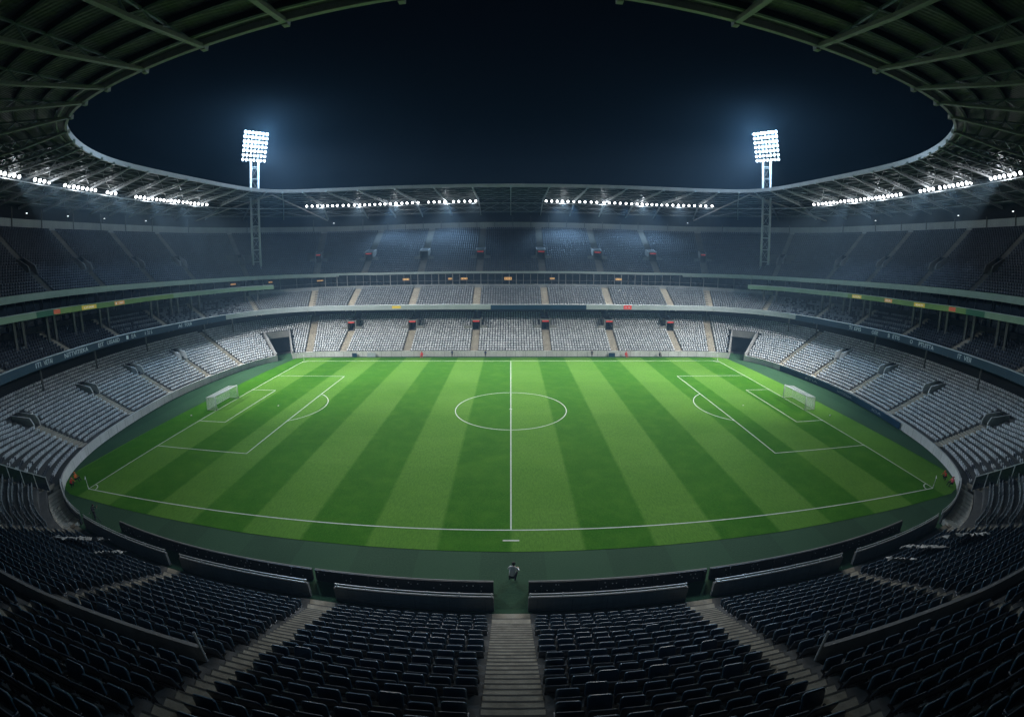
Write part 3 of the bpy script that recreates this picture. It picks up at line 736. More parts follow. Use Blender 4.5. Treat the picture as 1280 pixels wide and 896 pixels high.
for u in US[1:-1]:
    pm = MB(); pm.sweep(roof_pt(sR, u, -.02), Or, [(-.14,-.62),(-.14,0),(.14,0),(.14,-.62)], 0, True); pm.build('purlin', M['purlin'], roof)
lr_ = MB(); lr_.sweep(ring(sR, light_o, lambda q: light_z(q)-.75), NN(sR), [(.12,-.1),(.12,.1),(.32,.1),(.32,-.1)], 0, True); lr_.build('lamp_rail', M['galv'], roof)
cw = MB(); cw.sweep(ring(sR, light_o, lambda q: light_z(q)-.35), NN(sR), [(.55,-.12),(.55,0),(1.7,0),(1.7,-.12)], 0, True)
cw.build('catwalk', M['purlin'], roof)
TRS = [0, 10.3, 20.6, 30.6, 40, 47.6, 52.8, 57, 60.5, 64, 67.5, 71.5, 76, 80.7, 85.4, 90.1, 94.8, 99.5, 104.2, 108.9, 113.6, 118.4, 124.4, 132.4, 141, 149.8, 159, 168.2, 177, 186.4]
def depth(u, near=1.0): return np.interp(u, [0, .05, .16, .3, .5, .75, 1], [.3, .75, 1.6, 2.2, 2.4, 1.9, .7]) * near + np.interp(u, [0, .1, .5, 1], [.3, .8, 1.25, .7]) * (1 - near)
def truss(s0):
    sv = np.array([s0]); t = MB(); near = abs(s0) > 120; nw = float(sm(s0, 112, 126))
    P = lambda u, d: roof_pt(sv, u, -d)[0]
    us = np.linspace(0, 1, 19); wdt = .5 if near else .3
    us2 = np.r_[-.007, us]
    for a, b_ in zip(us2[:-1], us2[1:]): t.bar(P(a, depth(max(a, 0), nw)+.2), P(b_, depth(b_, nw)+.2), wdt, .34, 0)
    for a, b_ in zip(us[:-1], us[1:]):
        t.bar(P(a, .62), P(b_, .62), .24, .2, 1)
        mdl = (a+b_)/2
        t.bar(P(a, depth(a, nw)+.1), P(mdl, .62), .15, m=1); t.bar(P(mdl, .62), P(b_, depth(b_, nw)+.1), .15, m=1)
    k = P(-.007, .5); t.box(k, (.5, .5, .55))
    t.build('truss', [M['steel'] if near else M['mast'], M['galv']], roof)
for a in TRS:
    for q in ((1,) if a == 0 else (1, -1)): truss(q*a)
fullT = sorted([q*a for a in TRS if a < 121 for q in (1, -1)])
for a, b_ in zip(fullT[:-1], fullT[1:]):
    if b_-a < .5: continue
    t = MB(); us = [.0, .1, .2, .3, .4, .5, .62, .75, .88]
    for k in range(len(us)-1):
        u0, u1 = us[k], us[k+1]; n_ = 3 if b_-a > 6 else 2
        for m_ in range(n_):
            s0_, s1_ = a+(b_-a)*m_/n_, a+(b_-a)*(m_+1)/n_
            sa_, sb_ = (s0_, s1_) if (k+m_) % 2 else (s1_, s0_)
            t.bar(roof_pt(np.array([sa_]), u0, -.75)[0], roof_pt(np.array([sb_]), u1, -.75)[0], .065)
        t.bar(roof_pt(np.array([a]), u1, -.8)[0], roof_pt(np.array([b_]), u1, -.8)[0], .08)
    t.build('lattice_bracing', M['galv'], roof)
# heavy diagonal struts in the two far corners
for q in (1, -1):
    for e in (-2.8, 2.8):
        t = MB(); a = roof_pt(np.array([q*59]), .04, -.9)[0]; b_ = roof_pt(np.array([q*(59+e*2.2)]), .95, -1.6)[0]; t.bar(a, b_, .5, .45, n=8); t.build('corner_strut', M['steel'], roof)

# ------------------------------------------------------------------ floodlights
ORD = ['zeroth','first','second','third','fourth','fifth','sixth','seventh','eighth','ninth','tenth','eleventh','twelfth','thirteenth','fourteenth','fifteenth','sixteenth','seventeenth','eighteenth','nineteenth','twentieth','twenty-first','twenty-second','twenty-third','twenty-fourth','twenty-fifth','twenty-sixth','twenty-seventh','twenty-eighth','twenty-ninth','thirtieth','thirty-first','thirty-second','thirty-third','thirty-fourth','thirty-fifth','thirty-sixth','thirty-seventh','thirty-eighth','thirty-ninth','fortieth','forty-first','forty-second','forty-third','forty-fourth','forty-fifth']
def lamp_mesh(r=.5, dpt=.75, lr=.7):
    """housing, cooling fins, visor and lens of one floodlight looking along -y"""
    b_ = MB(); n = 14
    def rg(y, rr): return [(rr*math.cos(2*math.pi*i/n), y, rr*math.sin(2*math.pi*i/n)) for i in range(n)]
    rs = [(0.0, r*.86), (-.02, r), (.1, r*1.02), (dpt*.55, r*.72), (dpt, r*.4)]
    V = sum([rg(y, q) for y, q in rs], []); F = [(j*n+i, j*n+(i+1) % n, (j+1)*n+(i+1) % n, (j+1)*n+i) for j in range(len(rs)-1) for i in range(n)]
    F.append(tuple((len(rs)-1)*n+i for i in range(n))); F.append(tuple(range(n))); b_.add(V, F, 0)
    b_.add(rg(-.022, r*lr), [tuple(range(n))], 1)
    for k in range(5): b_.box((0, dpt*.62, (k-2)*r*.26), (r*1.3, dpt*.5, .03), 0)
    return b_
def bracket_mesh(r=.5):
    b_ = MB()
    for e in (-1, 1): b_.bar((e*(r+.08), .15, 0), (e*(r+.08), .15, r+.45), .07)
    b_.bar((-(r+.12), .15, r+.45), (r+.12, .15, r+.45), .09); b_.bar((0, .15, r+.45), (0, .15, r+.95), .12); return b_
LAMPS = {'left': [115.2,114.3,113.2,112.2,111.1, 107.5,106.4,105.3,104.1, 100.4,99.4,98.4,97.4,96.4,95.4,94.5,93.6, 90.9,90.0,89.0, 83.9,82.8,81.7,80.6,79.5,78.4,77.4,76.5,75.6,74.7,73.7,72.7,71.5,70.5,69.6,68.7,67.9,67.1,66.3],
 'far left': [54.6,54.0,53.4,52.8,52.2,51.6,51.0,50.2,49.4,48.5,47.6,46.6,45.5,44.1,42.5,40.9,39.1,37.2,35.3,33.6,31.8,30.0, 26.6,24.8,23.1,21.3,18.5,16.8,14.9,13.1,11.3],
 'far right': [-11.4,-13.2,-15.0,-16.7,-18.5,-20.4,-22.3,-24.0,-26.0,-27.8,-30.2,-31.9,-33.7,-35.5,-37.4,-39.3,-41.1,-42.8,-44.2,-45.5,-46.6,-47.6,-48.5,-49.4,-50.2,-50.9,-51.6,-52.3,-53.0,-53.6,-54.3],
 'right': [-66.2,-67.0,-67.8,-68.6,-69.5,-70.4,-71.3,-72.2,-73.2,-74.2,-75.2,-76.2,-77.3,-78.4,-79.4,-80.4,-81.5,-82.5,-83.5,-84.6,-85.7,-86.7,-87.8, -92.4,-93.3,-94.2,-95.2,-96.7,-97.8,-98.8,-99.7,-100.8,-101.8,-102.9,-103.9, -108.6,-109.6,-110.6,-111.6,-112.8,-113.9,-115.1]}
proto_h = None
AIM = np.array([0, 2, 0.])
lampgroups = []
bk_ = bracket_mesh(.52)
for side, ls in LAMPS.items():
    run = []
    for i, s0 in enumerate(ls):
        p = ring(np.array([s0]), light_o, lambda q: light_z(q)-.05)[0]
        d = AIM*np.array([1,1,0]) - p; d[2] = 0; nn = NN(np.array([s0]))[0]; d = d/np.linalg.norm(d)*.35 + np.array([-nn[0], -nn[1], 0])*.65
        rz = math.atan2(d[1], d[0]) + math.pi/2
        root = empty('floodlight', tuple(p), rz)
        cnt = {'left':'from the left end of the left roof lamp row','far left':'from the left mast in the far roof lamp row','far right':'right of the central gap in the far roof lamp row','right':'from the right mast in the right roof lamp row'}[side]
        tag(root, 'lit round floodlight, %s %s' % (ORD[i+1], cnt), 'floodlight', 'floodlights hanging under the roof')
        if proto_h is None:
            h1 = lamp_mesh(.47).build('lamp_head', [M['galv'], M['lens']], root, False); h2 = bk_.build('bracket', M['purlin'], root)
            h1.rotation_euler = (math.radians(24), 0, 0); proto_h = (h1, h2)
        else:
            for ch in proto_h:
                c_ = ch.copy(); link(c_); c_.parent = root
        if run and abs(s0 - run[-1][0]) > 2.9 or len(run) >= 7: lampgroups.append((side, run)); run = []
        run.append((s0, p, rz))
    lampgroups.append((side, run))

def aim_euler(p, target):
    from mathutils import Vector
    return (Vector(target) - Vector(p)).to_track_quat('-Z', 'Y').to_euler()
def spot(p, target, power, angle, blend, col=(1.0, .99, .955), r=.5):
    l = bpy.data.lights.new('spot', 'SPOT'); l.energy = power; l.spot_size = math.radians(angle); l.spot_blend = blend; l.color = col; l.shadow_soft_size = r
    o = link(bpy.data.objects.new('floodlight_beam', l)); o.location = tuple(p); o.rotation_euler = aim_euler(p, target); return o
def point(p, power, col=(.9, .95, 1.0), r=.6):
    l = bpy.data.lights.new('spill', 'POINT'); l.energy = power; l.color = col; l.shadow_soft_size = r
    o = link(bpy.data.objects.new('floodlight_spill', l)); o.location = tuple(p); return o
PW = 12500; SPILL = 95
for side, run in lampgroups:
    p = np.mean([q[1] for q in run], 0); nn = NN(np.array([np.mean([q[0] for q in run])]))[0]
    n = min(len(run), abs(run[-1][0]-run[0][0])*.62 + 1.0)
    pos = p + np.array([-nn[0]*.9, -nn[1]*.9, -.35])
    if 'far' in side: d = np.array([-p[0]*.006, -1.0]); tgt = (*(p[:2]+d*61), 0)
    else: d = np.array([-np.sign(p[0]), .12 - .004*p[1] + (.75 if p[1] < 12 else 0)]); tgt = (*(p[:2]+d*44), 0)
    spot(pos, tgt, PW*n*(1.2 if 'far' not in side and p[1] < 12 else (.8 if 'far' not in side else 1)), 53 if 'far' in side else 58, .6, r=.6)
    point(p + np.array([-nn[0]*1.3, -nn[1]*1.3, -.9]), SPILL*n)
# the lamps' cool downward spill, the pale shafts in the mist under the rows
for s0, pw in ((39, 7000), (19.5, 7500), (28, 3000), (-14.5, 4500), (-20, 7500), (-37, 5500), (-46, 5500), (73, 4200), (80, 4200), (90, 5200), (98, 5600), (106, 4500), (-74, 4200), (-81, 4600), (-87, 4600), (-95, 5000), (-102, 4500)):
    sv = np.array([s0]); p = ring(sv, light_o, lambda q: light_z(q)-1.1)[0]; nn = NN(sv)[0]
    sd = np.array([-nn[0], -nn[1]])*.9; far = abs(s0) < 60
    if not far: sd = sd + np.array([0, .25 if s0 > 0 else .25])
    spot(p + [sd[0], sd[1], 0], (p[0]+sd[0]*(1.5 if far else 10), p[1]+sd[1]*(1.5 if far else 10), p[2]-20), pw*(3.8 if far else 2.2), 112 if far else 84, 1.0, (.42, .7, 1.0), .4)

# ------------------------------------------------------------------ floodlight masts
mast_light = []
for q, side in ((1, 'left'), (-1, 'right')):
    x, y = -76.0*q, 54.6; zb = float(fas_z(np.array([60.]))[0])-.6
    root = empty('floodlight_mast', (x, y, zb)); tag(root, 'tall grey lattice floodlight mast rising through the %s far corner of the roof' % side, 'floodlight mast', 'floodlight masts')
    rz = math.atan2(-.56, .83*q) + math.pi/2
    R3 = rotz(math.radians(27)*q); hw = 1.15; zt = 56.0-zb
    for ex in (-1, 1):
        for ey in (-1, 1):
            c_ = MB(); a = R3 @ np.array([ex*hw, ey*hw, 0]); c_.bar(a, a+[0,0,zt], .66 if ey < 0 else .4, n=10); c_.build('leg', M['mast'], root, True)
    lt = MB(); step = 3.55; k = 0
    z = 1.2
    while z < zt-.3:
        cs = [R3 @ np.array([ex*hw, ey*hw, z]) for ex, ey in ((-1,-1),(1,-1),(1,1),(-1,1))]
        for i in range(4): lt.bar(cs[i], cs[(i+1) % 4], .2)
        if z+step < zt:
            for i in range(4):
                a, b_ = cs[i], cs[(i+1) % 4]
                if k % 2: a, b_ = b_, a
                lt.bar(a, b_+[0,0,step], .085)
        z += step; k += 1
    lt.build('lattice', M['mast'], root)
    ld = MB()
    for e in (-.25, .25): ld.bar(R3 @ np.array([e, hw*.6, 0]), R3 @ np.array([e, hw*.6, zt]), .07)
    for z in np.arange(.4, zt, .45): ld.bar(R3 @ np.array([-.25, hw*.6, z]), R3 @ np.array([.25, hw*.6, z]), .05)
    ld.build('ladder', M['purlin'], root)
    pn = MB(); pz = zt+4.6; tilt = math.radians(12); PW_, PH_ = 7.2, 8.2
    Rp = rotz(rz) @ rotx(tilt)
    pc = np.array([0, 0, pz])
    W3 = lambda v: pc + Rp @ np.asarray(v, float)
    for k in range(8): pn.bar(W3((-PW_/2-.05, .55, -PH_/2+k*PH_/7)), W3((PW_/2+.05, .55, -PH_/2+k*PH_/7)), .14)
    for k in range(7): pn.bar(W3((-PW_/2+k*PW_/6, .7, -PH_/2-.05)), W3((-PW_/2+k*PW_/6, .7, PH_/2+.05)), .16)
    for e in (-1, 1): pn.bar(W3((e*1.6, .8, -PH_/2)), R3 @ np.array([e*hw, 0, zt-.5]), .4)
    for e in (-1, 1): pn.bar(W3((e*1.6, .8, PH_*.1)), R3 @ np.array([e*hw, hw, zt-.2]), .25)
    panel = pn.build('lamp_panel', M['purlin'], root)
    lm = lamp_mesh(.5, .6, .62); first = None
    for j in range(7):
        for i in range(7):
            pos = W3((-PW_/2+i*PW_/6, 0, -PH_/2+j*PH_/6.0))
            if first is None: first = lm.build('lamp', [M['galv'], M['lens']], panel); o = first
            else: o = first.copy(); link(o); o.parent = panel
            o.location = tuple(pos); o.rotation_euler = (tilt, 0, rz)
    wp = np.array([x, y, zb]) + W3((0, -1.2, 0))
    for tgt, pw, an in (((-x*.1, -6, 0), 84000, 44), ((-x*.3, 20, 0), 50000, 40), ((x*.4, -2, 0), 34000, 46)):
        spot(wp, tgt, pw, an, .35, (.98, .99, 1.0), 2.2)
    spot(wp, (x*.15, 0, 8), 120000, 46, .5, (.36, .64, 1.0), 2.0)
    point(wp + Rp @ np.array([0, -5.5, 3.5]), 42000, (.5, .76, 1.0), 2.0)

# ------------------------------------------------------------------ small wall lamps along the back wall of the upper tier
def small_lamp():
    b_ = MB(); b_.bar((0,0,-.9), (0,0,0), .08); b_.box((0,-.12,.08), (.5,.3,.22)); b_.box((0,-.29,.06), (.42,.04,.16), 1); return b_
sl0 = None
for i, (s0, w_) in enumerate([(107.5,'first'),(100,'second'),(92,'third'),(84,'fourth'),(74,'fifth'),(52,'sixth'),(-52,'first'),(-74,'second'),(-93,'third'),(-104,'fourth')]):
    sv = np.array([s0]); p = ring(sv, lambda q: back_o(q)-.35, lambda q: back_z(q)+2.2)[0]; nn = NN(sv)[0]
    if sl0 is None: sl0 = small_lamp().build('wall_lamp', [M['purlin'], M['lens_small']]); o = sl0
    else: o = sl0.copy(); link(o)
    o.location = tuple(p); o.rotation_euler = (0, 0, math.atan2(nn[1], nn[0])-math.pi/2)
    tag(o, 'small white pole lamp over the back wall, %s from the %s' % (w_, 'left edge' if s0 > 0 else 'right mast'), 'lamp', 'small lamps along the back wall')
# warm lit boards in the glazed boxes of the far stand
for s0, ln, hh, w_ in ((63.5,1.8,.55,'farthest left, beside the left mast'),(59,1.3,.5,'second from the left mast'),(52.5,2.2,.4,'third from the left mast'),(30.6,2.2,.7,'fourth from the left mast'),(17.6,1.3,.6,'between the central and left lit boards'),(13.5,2.2,.7,'just left of the central lit board'),(.8,2.5,1.0,'brightest, at the centre of the far boxes'),(-12,1.6,.6,'just right of the central lit board'),(-31.5,2.1,.75,'above the red sign at right')):
    sv = np.array([s0]); p = ring(sv, lambda q: t2back_o(q)+2.95, lambda q: fas_z(q)-2.05)[0]; nn = NN(sv)[0]
    b_ = MB(); hh *= .72; ln *= .85; b_.box((0,0,0), (ln,.12,hh), 0); b_.box((0,.1,0), (ln+.15,.1,hh+.12), 1)
    for k in range(4): b_.box((-ln*.38+k*ln*.25, -.07, 0), (ln*.12, .03, hh*.5), 1)
    o = b_.build('lit_menu_board', [M['warm'], M['purlin']]); o.location = tuple(p); o.rotation_euler = (0,0,math.atan2(nn[1],nn[0])-math.pi/2)
    tag(o, 'warm orange lit board behind the box windows, %s' % w_, 'lit board', 'warm lit boards in the far boxes')

# ------------------------------------------------------------------ near side: barriers, boards, rails
def offset_line(a, b_, o, z, d=.6):
    s = srange(a, b_, d); return s, ring(s, o, z, NN)
for q, side in ((1, 'left'), (-1, 'right')):
    for a, b_, w_ in ((153.5, 177.6, 'outer'), (177.9, HALF-1.35, 'inner')):
        root = empty('advertising_board', tuple(ring(np.array([q*(a+b_)/2]), -1.9, 0.)[0])); loc = np.array(root.location)
        tag(root, 'black advertising board with faint white dots, the %s one %s of the central stairs' % (w_, side), 'advertising board', 'black boards before the near stand')
        s, P = offset_line(q*a, q*b_, -1.9, 0.); p = MB()
        p.sweep(P-loc, NN(s), [(0,.04),(-.08,1.12),(.1,1.12),(.18,.04)]); pnl = p
        p = MB(); p.sweep(P-loc, NN(s), [(-.09,1.123),(-.09,1.14),(.0,1.14),(.0,1.123)]); p.build('trim', M['concrete_grey'], root)
        for ss in np.arange(a+.3, b_, 2.2):
            p = MB(); c_ = ring(np.array([q*ss]), -1.65, 0.)[0]-loc; p.bar(c_, c_+[0,0,1.05], .07); p.build('brace', M['black'], root)
        for ss in np.arange(a+.8, b_-.4, .62):
            sv = np.array([q*ss]); nn = NN(sv)[0]
            for k in range(2):
                if rnd.random() < .5:
                    c_ = ring(sv + rnd.uniform(-.3, .3), -1.9+.155-.1*(k*.3), 0.)[0]-loc
                    pnl.box((c_[0], c_[1], .35+.4*k+rnd.uniform(-.1, .1)), (.09, .02, .09), 1, rotz(math.atan2(nn[1], nn[0])-math.pi/2))
        pnl.build('panel', [M['black'], M['rail']], root)
    # rails on the near front wall
    for a, b_, w_ in ((148.9, 163.4, 'outermost'), (165.2, 178.1, 'middle'), (180.5, HALF-1.3, 'innermost')):
        root = empty('handrail', tuple(ring(np.array([q*(a+b_)/2]), 0, 0.)[0])); loc = np.array(root.location)
        tag(root, 'white two bar handrail on the near front wall, %s section %s of the central stairs' % (w_, side), 'handrail', 'handrails on the near front wall')
        s, P = offset_line(q*a, q*b_, .1, 0.); P = P-loc
        for z in (1.36, 1.62):
            p = MB(); ang = np.linspace(0, 2*math.pi, 7)[:-1]; p.sweep(P, NN(s), [(.045*math.cos(t), z+.045*math.sin(t)) for t in ang]); p.build('bar', M['rail'], root)
        for ss in np.linspace(a+.1, b_-.1, 6):
            c_ = ring(np.array([q*ss]), .1, 0.)[0]-loc; p = MB(); p.bar(c_+[0,0,1.2], c_+[0,0,1.7], .08, n=8); p.build('post', M['rail'], root)
    # curved parapet between the near front rows and the rear rows
    s = srange(q*148.0, q*177.3, .7); i0 = 12
    P = ring(s, lambda z: l_off(i0, z)+.25, lambda z: l_z(i0, z), NL); root = empty('parapet', tuple(P[len(P)//2])); loc = np.array(root.location)
    tag(root, 'curved grey concrete parapet wall across the near seats on the %s' % side, 'parapet', 'parapets across the near seats')
    p = MB(); p.sweep(P-loc, NL(s), [(-.08,-.8),(-.07,.78),(.07,.78),(.08,-.8)]); p.build('wall', M['concrete_grey'], root)
    p = MB(); p.sweep(P-loc, NL(s), [(-.08,.783),(-.08,.82),(.08,.82),(.08,.783)]); p.build('coping', M['concrete_grey'], root)
    pe = P[-1]-loc; p = MB(); p.bar(pe+[0,0,-.3], pe+[0,0,1.6], .12, n=8); p.build('end_post', M['galv'], root)
    # dark glass barrier at the end of the corner block
    s0 = q*136.0; sv = np.array([s0]); nn = NL(sv)[0]; w0 = W(sv)[0]; root = empty('glass_barrier', (*(w0+nn*5), l_z(5, sv)[0])); loc = np.array(root.location)
    tag(root, 'dark glass barrier with white posts at the end of the %s corner seats' % side, 'barrier', 'glass barriers')
    gl = MB(); fr = MB()
    for k in range(5):
        oa, ob = 2.2+k*1.6, 2.2+(k+1)*1.6; za, zb2 = [np.interp(o, l_off(np.arange(20), float(s0)), l_z(np.arange(20), float(s0))) for o in (oa, ob)]
        a = np.array([*(w0+nn*oa), za])-loc; c_ = np.array([*(w0+nn*ob), zb2])-loc
        ps_ = MB(); ps_.bar(a, a+[0,0,2.0], .13, n=8); ps_.build('post', M['rail'], root)
        fr.bar(a+[0,0,1.95], c_+[0,0,1.95], .1)
        g_ = MB(); g_.add([a+[0,0,.1], c_+[0,0,.1], c_+[0,0,1.85], a+[0,0,1.85]], [(0,1,2,3)])
        d = np.array([-nn[1], nn[0], 0])*.03; g_.add([a+[0,0,.1]+d, c_+[0,0,.1]+d, c_+[0,0,1.85]+d, a+[0,0,1.85]+d], [(3,2,1,0)]); g_.build('pane', M['window_glass'], root)
    fr.build('top_rail', M['rail'], root)
    # walkway of shallow steps along the front wall
    st = MB(); prev = None
    for k, ss in enumerate(np.linspace(136.4, 147.4, 19)[:-1]):
        s = np.linspace(q*ss, q*(ss+.53), 3); P = ring(s, .3, .34 + .03*(k % 2), NL); st.sweep(P, NL(s), [(0,-.6),(0,.3),(2.3,.3),(2.3,-.6)][::q])
    st.build('walkway', M['pale_step'], lower)
    s = srange(q*136.4, q*148.0, .6); root = empty('handrail', tuple(ring(np.array([q*142]), 0, 0.)[0])); loc = np.array(root.location)
    tag(root, 'curved white handrail beside the stepped walkway in the %s corner' % side, 'handrail', 'corner handrails')
    for z in (1.4, 1.75):
        p = MB(); p.sweep(ring(s, .1, 0.)-loc, NN(s), [(.05*math.cos(t), z+.05*math.sin(t)) for t in np.linspace(0, 2*math.pi, 7)[:-1]]); p.build('bar', M['rail'], root)
    for ss in np.linspace(136.5, 147.9, 7):
        c_ = ring(np.array([q*ss]), .1, 0.)[0]-loc; p = MB(); p.bar(c_+[0,0,1.2], c_+[0,0,1.8], .08, n=8); p.build('post', M['rail'], root)
# blue hoarding along the right wall
root = empty('advertising_board', tuple(ring(np.array([-98.]), -.3, 0.)[0])); loc = np.array(root.location)
tag(root, 'long navy blue hoarding with faint lettering along the right front wall', 'advertising board')
s, P = offset_line(-73, -113.5, -.3, 0.); p = MB(); p.sweep(P-loc, NN(s), [(0,.03),(0,1.18),(.12,1.18),(.12,.03)]); p.build('panel', M['ribbon_blue'], root)
for txt, s0, ln in (('ETIA', -84, 4), ('VITESIA', -95, 5), ('IOA', -106, 3)): letter(root, loc, txt, s0, ln, lambda z: -.3+0*np.asarray(z), lambda z: 1.1+0*np.asarray(z), .3, .45, M['ribbon_grey'])
# little boards standing at the far wall
for s0, ln, mt, w_ in ((40.2, 1.3, 'ribbon_blue', 'small blue board leaning on the far wall left of the pale one'), (35.6, 2.2, 'ribbon_grey', 'pale grey board leaning on the far wall near the left end'), (-25.5, 1.6, 'ribbon_blue', 'small blue board at the far wall beside the red steward')):
    b_ = MB(); b_.box((0,0,.5), (ln,.08,.95), 0, rotx(-.12)); b_.box((0,.2,.25), (ln*.7,.3,.06), 1); b_.box((0,.05,1.0), (ln*.9,.05,.05), 1)
    o = b_.build('sign_board', [M[mt], M['galv']]); p = ring(np.array([s0]), -.45, .02)[0]; o.location = tuple(p); tag(o, w_, 'sign board')

# white sheets left over some seats
def sheet(q, s0, i, ln, wd, label, seed):
    r = np.random.default_rng(seed); n1, n2 = 22, 12; sv = np.array([s0]); nn = NL(sv)[0]; tt = np.array([-nn[1], nn[0]])
    w0 = W(sv)[0]; V = []
    hgt = r.normal(0, .1, (n1, n2)); hgt = (hgt+np.roll(hgt,1,0)+np.roll(hgt,1,1))/1.6
    for a in range(n1):
        for b_ in range(n2):
            u, v = a/(n1-1)-.5, b_/(n2-1)-.5
            ed = 1+.18*math.sin(a*1.7+seed)+.12*math.sin(b_*2.1)
            o = l_off(i, sv)[0]+.5+v*wd*1.5*ed; z = np.interp(o, l_off(np.arange(27), float(s0)), l_z(np.arange(27), float(s0)))+1.12+hgt[a,b_]*.7+.12*math.sin(o*5.4)
            c_ = w0+nn*o+tt*u*ln*1.1*ed; V.append((c_[0], c_[1], z))
    V = np.array(V); c0 = V.mean(0); mb = MB(); mb.add(np.concatenate([V-c0, V-c0-[0,0,.03]]), [(a*n2+b_, (a+1)*n2+b_, (a+1)*n2+b_+1, a*n2+b_+1) for a in range(n1-1) for b_ in range(n2-1)] + [(n1*n2+a*n2+b_, n1*n2+a*n2+b_+1, n1*n2+(a+1)*n2+b_+1, n1*n2+(a+1)*n2+b_) for a in range(n1-1) for b_ in range(n2-1)])
    o = mb.build('plastic_sheet', M['sheet'], smooth=True); o.location = tuple(c0); tag(o, label, 'sheet', 'crumpled sheets over the near seats')
sheet(1, 154.5, 2, 3.2, 1.5, 'large crumpled white sheet thrown over the left corner seats', 3)
sheet(1, 159.2, 2, 1.6, .9, 'smaller crumpled white sheet right of the large one in the left corner', 5)
sheet(-1, -154.0, 4, 3.0, 1.4, 'long crumpled white sheet over the upper rows of the right corner seats', 8)
sheet(-1, -157.5, 2, 2.4, 1.5, 'wide crumpled white sheet over the middle of the right corner seats', 11)
sheet(-1, -161.5, 3, 1.4, .9, 'small crumpled white sheet near the aisle in the right corner seats', 14)

# ------------------------------------------------------------------ seats
def rounded(w, h, rt, rb, n=4):
    pts = []
    for cx, cy, r, a0 in ((w/2-rt, h-rt, rt, 0), (-w/2+rt, h-rt, rt, 90), (-w/2+rb, rb, rb, 180), (w/2-rb, rb, rb, 270)):
        for k in range(n+1): a = math.radians(a0+90*k/n); pts.append((cx+r*math.cos(a), cy+r*math.sin(a)))
    return pts
def shell(mb, w, h, t, rt, rb, z0, y0, tilt, bow=.05, m=0, bev=.02):
    """bowed rounded panel standing at y0; its front faces -y"""
    P = rounded(w, h, rt, rb); n = len(P)
    def lay(ins, y):
        out = []
        for px, pz in P:
            x = px*(1-2*ins/w); z = (pz-h/2)*(1-2*ins/h)+h/2
            out.append((x, y + bow*((2*x/w)**2)*-1, z))
        return out
    L = lay(bev, -t/2)+lay(0, -t/2+bev)+lay(0, t/2-bev)+lay(bev, t/2)
    V = np.array(L) @ rotx(tilt).T + np.array([0, y0, z0])
    F = [tuple(range(n))[::-1], tuple(range(3*n, 4*n))] + [(j*n+i, j*n+(i+1) % n, (j+1)*n+(i+1) % n, (j+1)*n+i) for j in range(3) for i in range(n)]
    mb.add(V, F, m)
# local frame of a seat: x along the row, -y towards the pitch, z up, origin on the tread at mid depth
def near_parts():
    a = MB(); shell(a, .88, .72, .075, .13, .06, .42, .26, math.radians(-11), .05)
    a.box((0, .33, .62), (.6, .03, .05)); a.box((0, .335, .5), (.6, .03, .04))
    b_ = MB(); shell(b_, .8, .62, .11, .14, .1, .46, .02, math.radians(7), .03, 0, .035)
    c_ = [];
    for e in (-1, 1):
        k = MB(); k.box((e*.4, .2, .27), (.06, .2, .54), 0, None, .75); k.box((e*.4, .14, .5), (.07, .4, .07)); k.box((e*.4, .2, .015), (.12, .26, .03)); c_.append(k)
    return a, b_, c_
def merged(parts_mats):
    V, F, m_, n = [], [], [], 0
    for mb, mi in parts_mats:
        v = np.concatenate(mb.v); V.append(v); F += [tuple(i+n for i in f) for f in mb.f]; m_ += [mi]*len(mb.f); n += len(v)
    return np.concatenate(V), F, m_
pa, pb, pcs = near_parts()
NEAR_T = merged([(pa, 0), (pb, 1), (pcs[0], 0), (pcs[1], 0)])
def far_template():
    a = MB()
    x, zt, zb = .255, .8, .42
    a.add([(-x,.2,zb),(x,.2,zb),(x*.93,.28,zt-.05),(x*.7,.285,zt),(-x*.7,.285,zt),(-x*.93,.28,zt-.05),(-x,.26,zb),(x,.26,zb),(x*.93,.33,zt-.05),(x*.7,.33,zt),(-x*.7,.33,zt),(-x*.93,.33,zt-.05)],
          [(0,1,2,3,4,5),(11,10,9,8,7,6),(1,7,8,2),(2,8,9,3),(3,9,10,4),(4,10,11,5),(5,11,6,0)])
    a.add([(-.24,.06,.36),(.24,.06,.36),(.24,-.02,.74),(-.24,-.02,.74),(-.24,.14,.36),(.24,.14,.36),(.24,.07,.76),(-.24,.07,.76)], [(0,1,2,3),(7,6,5,4),(3,2,6,7),(1,5,6,2),(0,3,7,4)])
    return np.concatenate(a.v), a.f
FAR_T = far_template()

def row_seats(t, i, a, b_, pitch):
    """centres and headings of the seats on row i between stations a and b"""
    offf, zf, n = TIER[t]; s = np.linspace(a, b_, max(8, int(abs(b_-a)/.35)))
    om = lambda q: (offf(i, q)+offf(i+1, q))/2
    P = ring(s, om, lambda q: zf(i, q), n); L = np.r_[0, np.cumsum(np.linalg.norm(np.diff(P[:, :2], axis=0), axis=1))]
    cnt = int(L[-1]/pitch)
    if cnt < 1: return []
    pos = L[-1]/2 + (np.arange(cnt)-(cnt-1)/2)*min(pitch*1.04, L[-1]/cnt)
    out = []
    X = [np.interp(pos, L, P[:, k]) for k in range(3)]; T = [np.gradient(P[:, k], L) for k in range(2)]
    tx, ty = np.interp(pos, L, T[0]), np.interp(pos, L, T[1]); sp_ = np.interp(pos, L, s)
    N2 = n(sp_)
    for k in range(cnt):
        h_ = math.atan2(ty[k], tx[k]); nx, ny = -math.sin(h_), math.cos(h_)
        if nx*N2[k][0]+ny*N2[k][1] < 0: h_ += math.pi
        out.append((X[0][k], X[1][k], X[2][k], h_, sp_[k], k, cnt))
    return out
SEATS = []   # (kind, x, y, z, heading, mat, info)
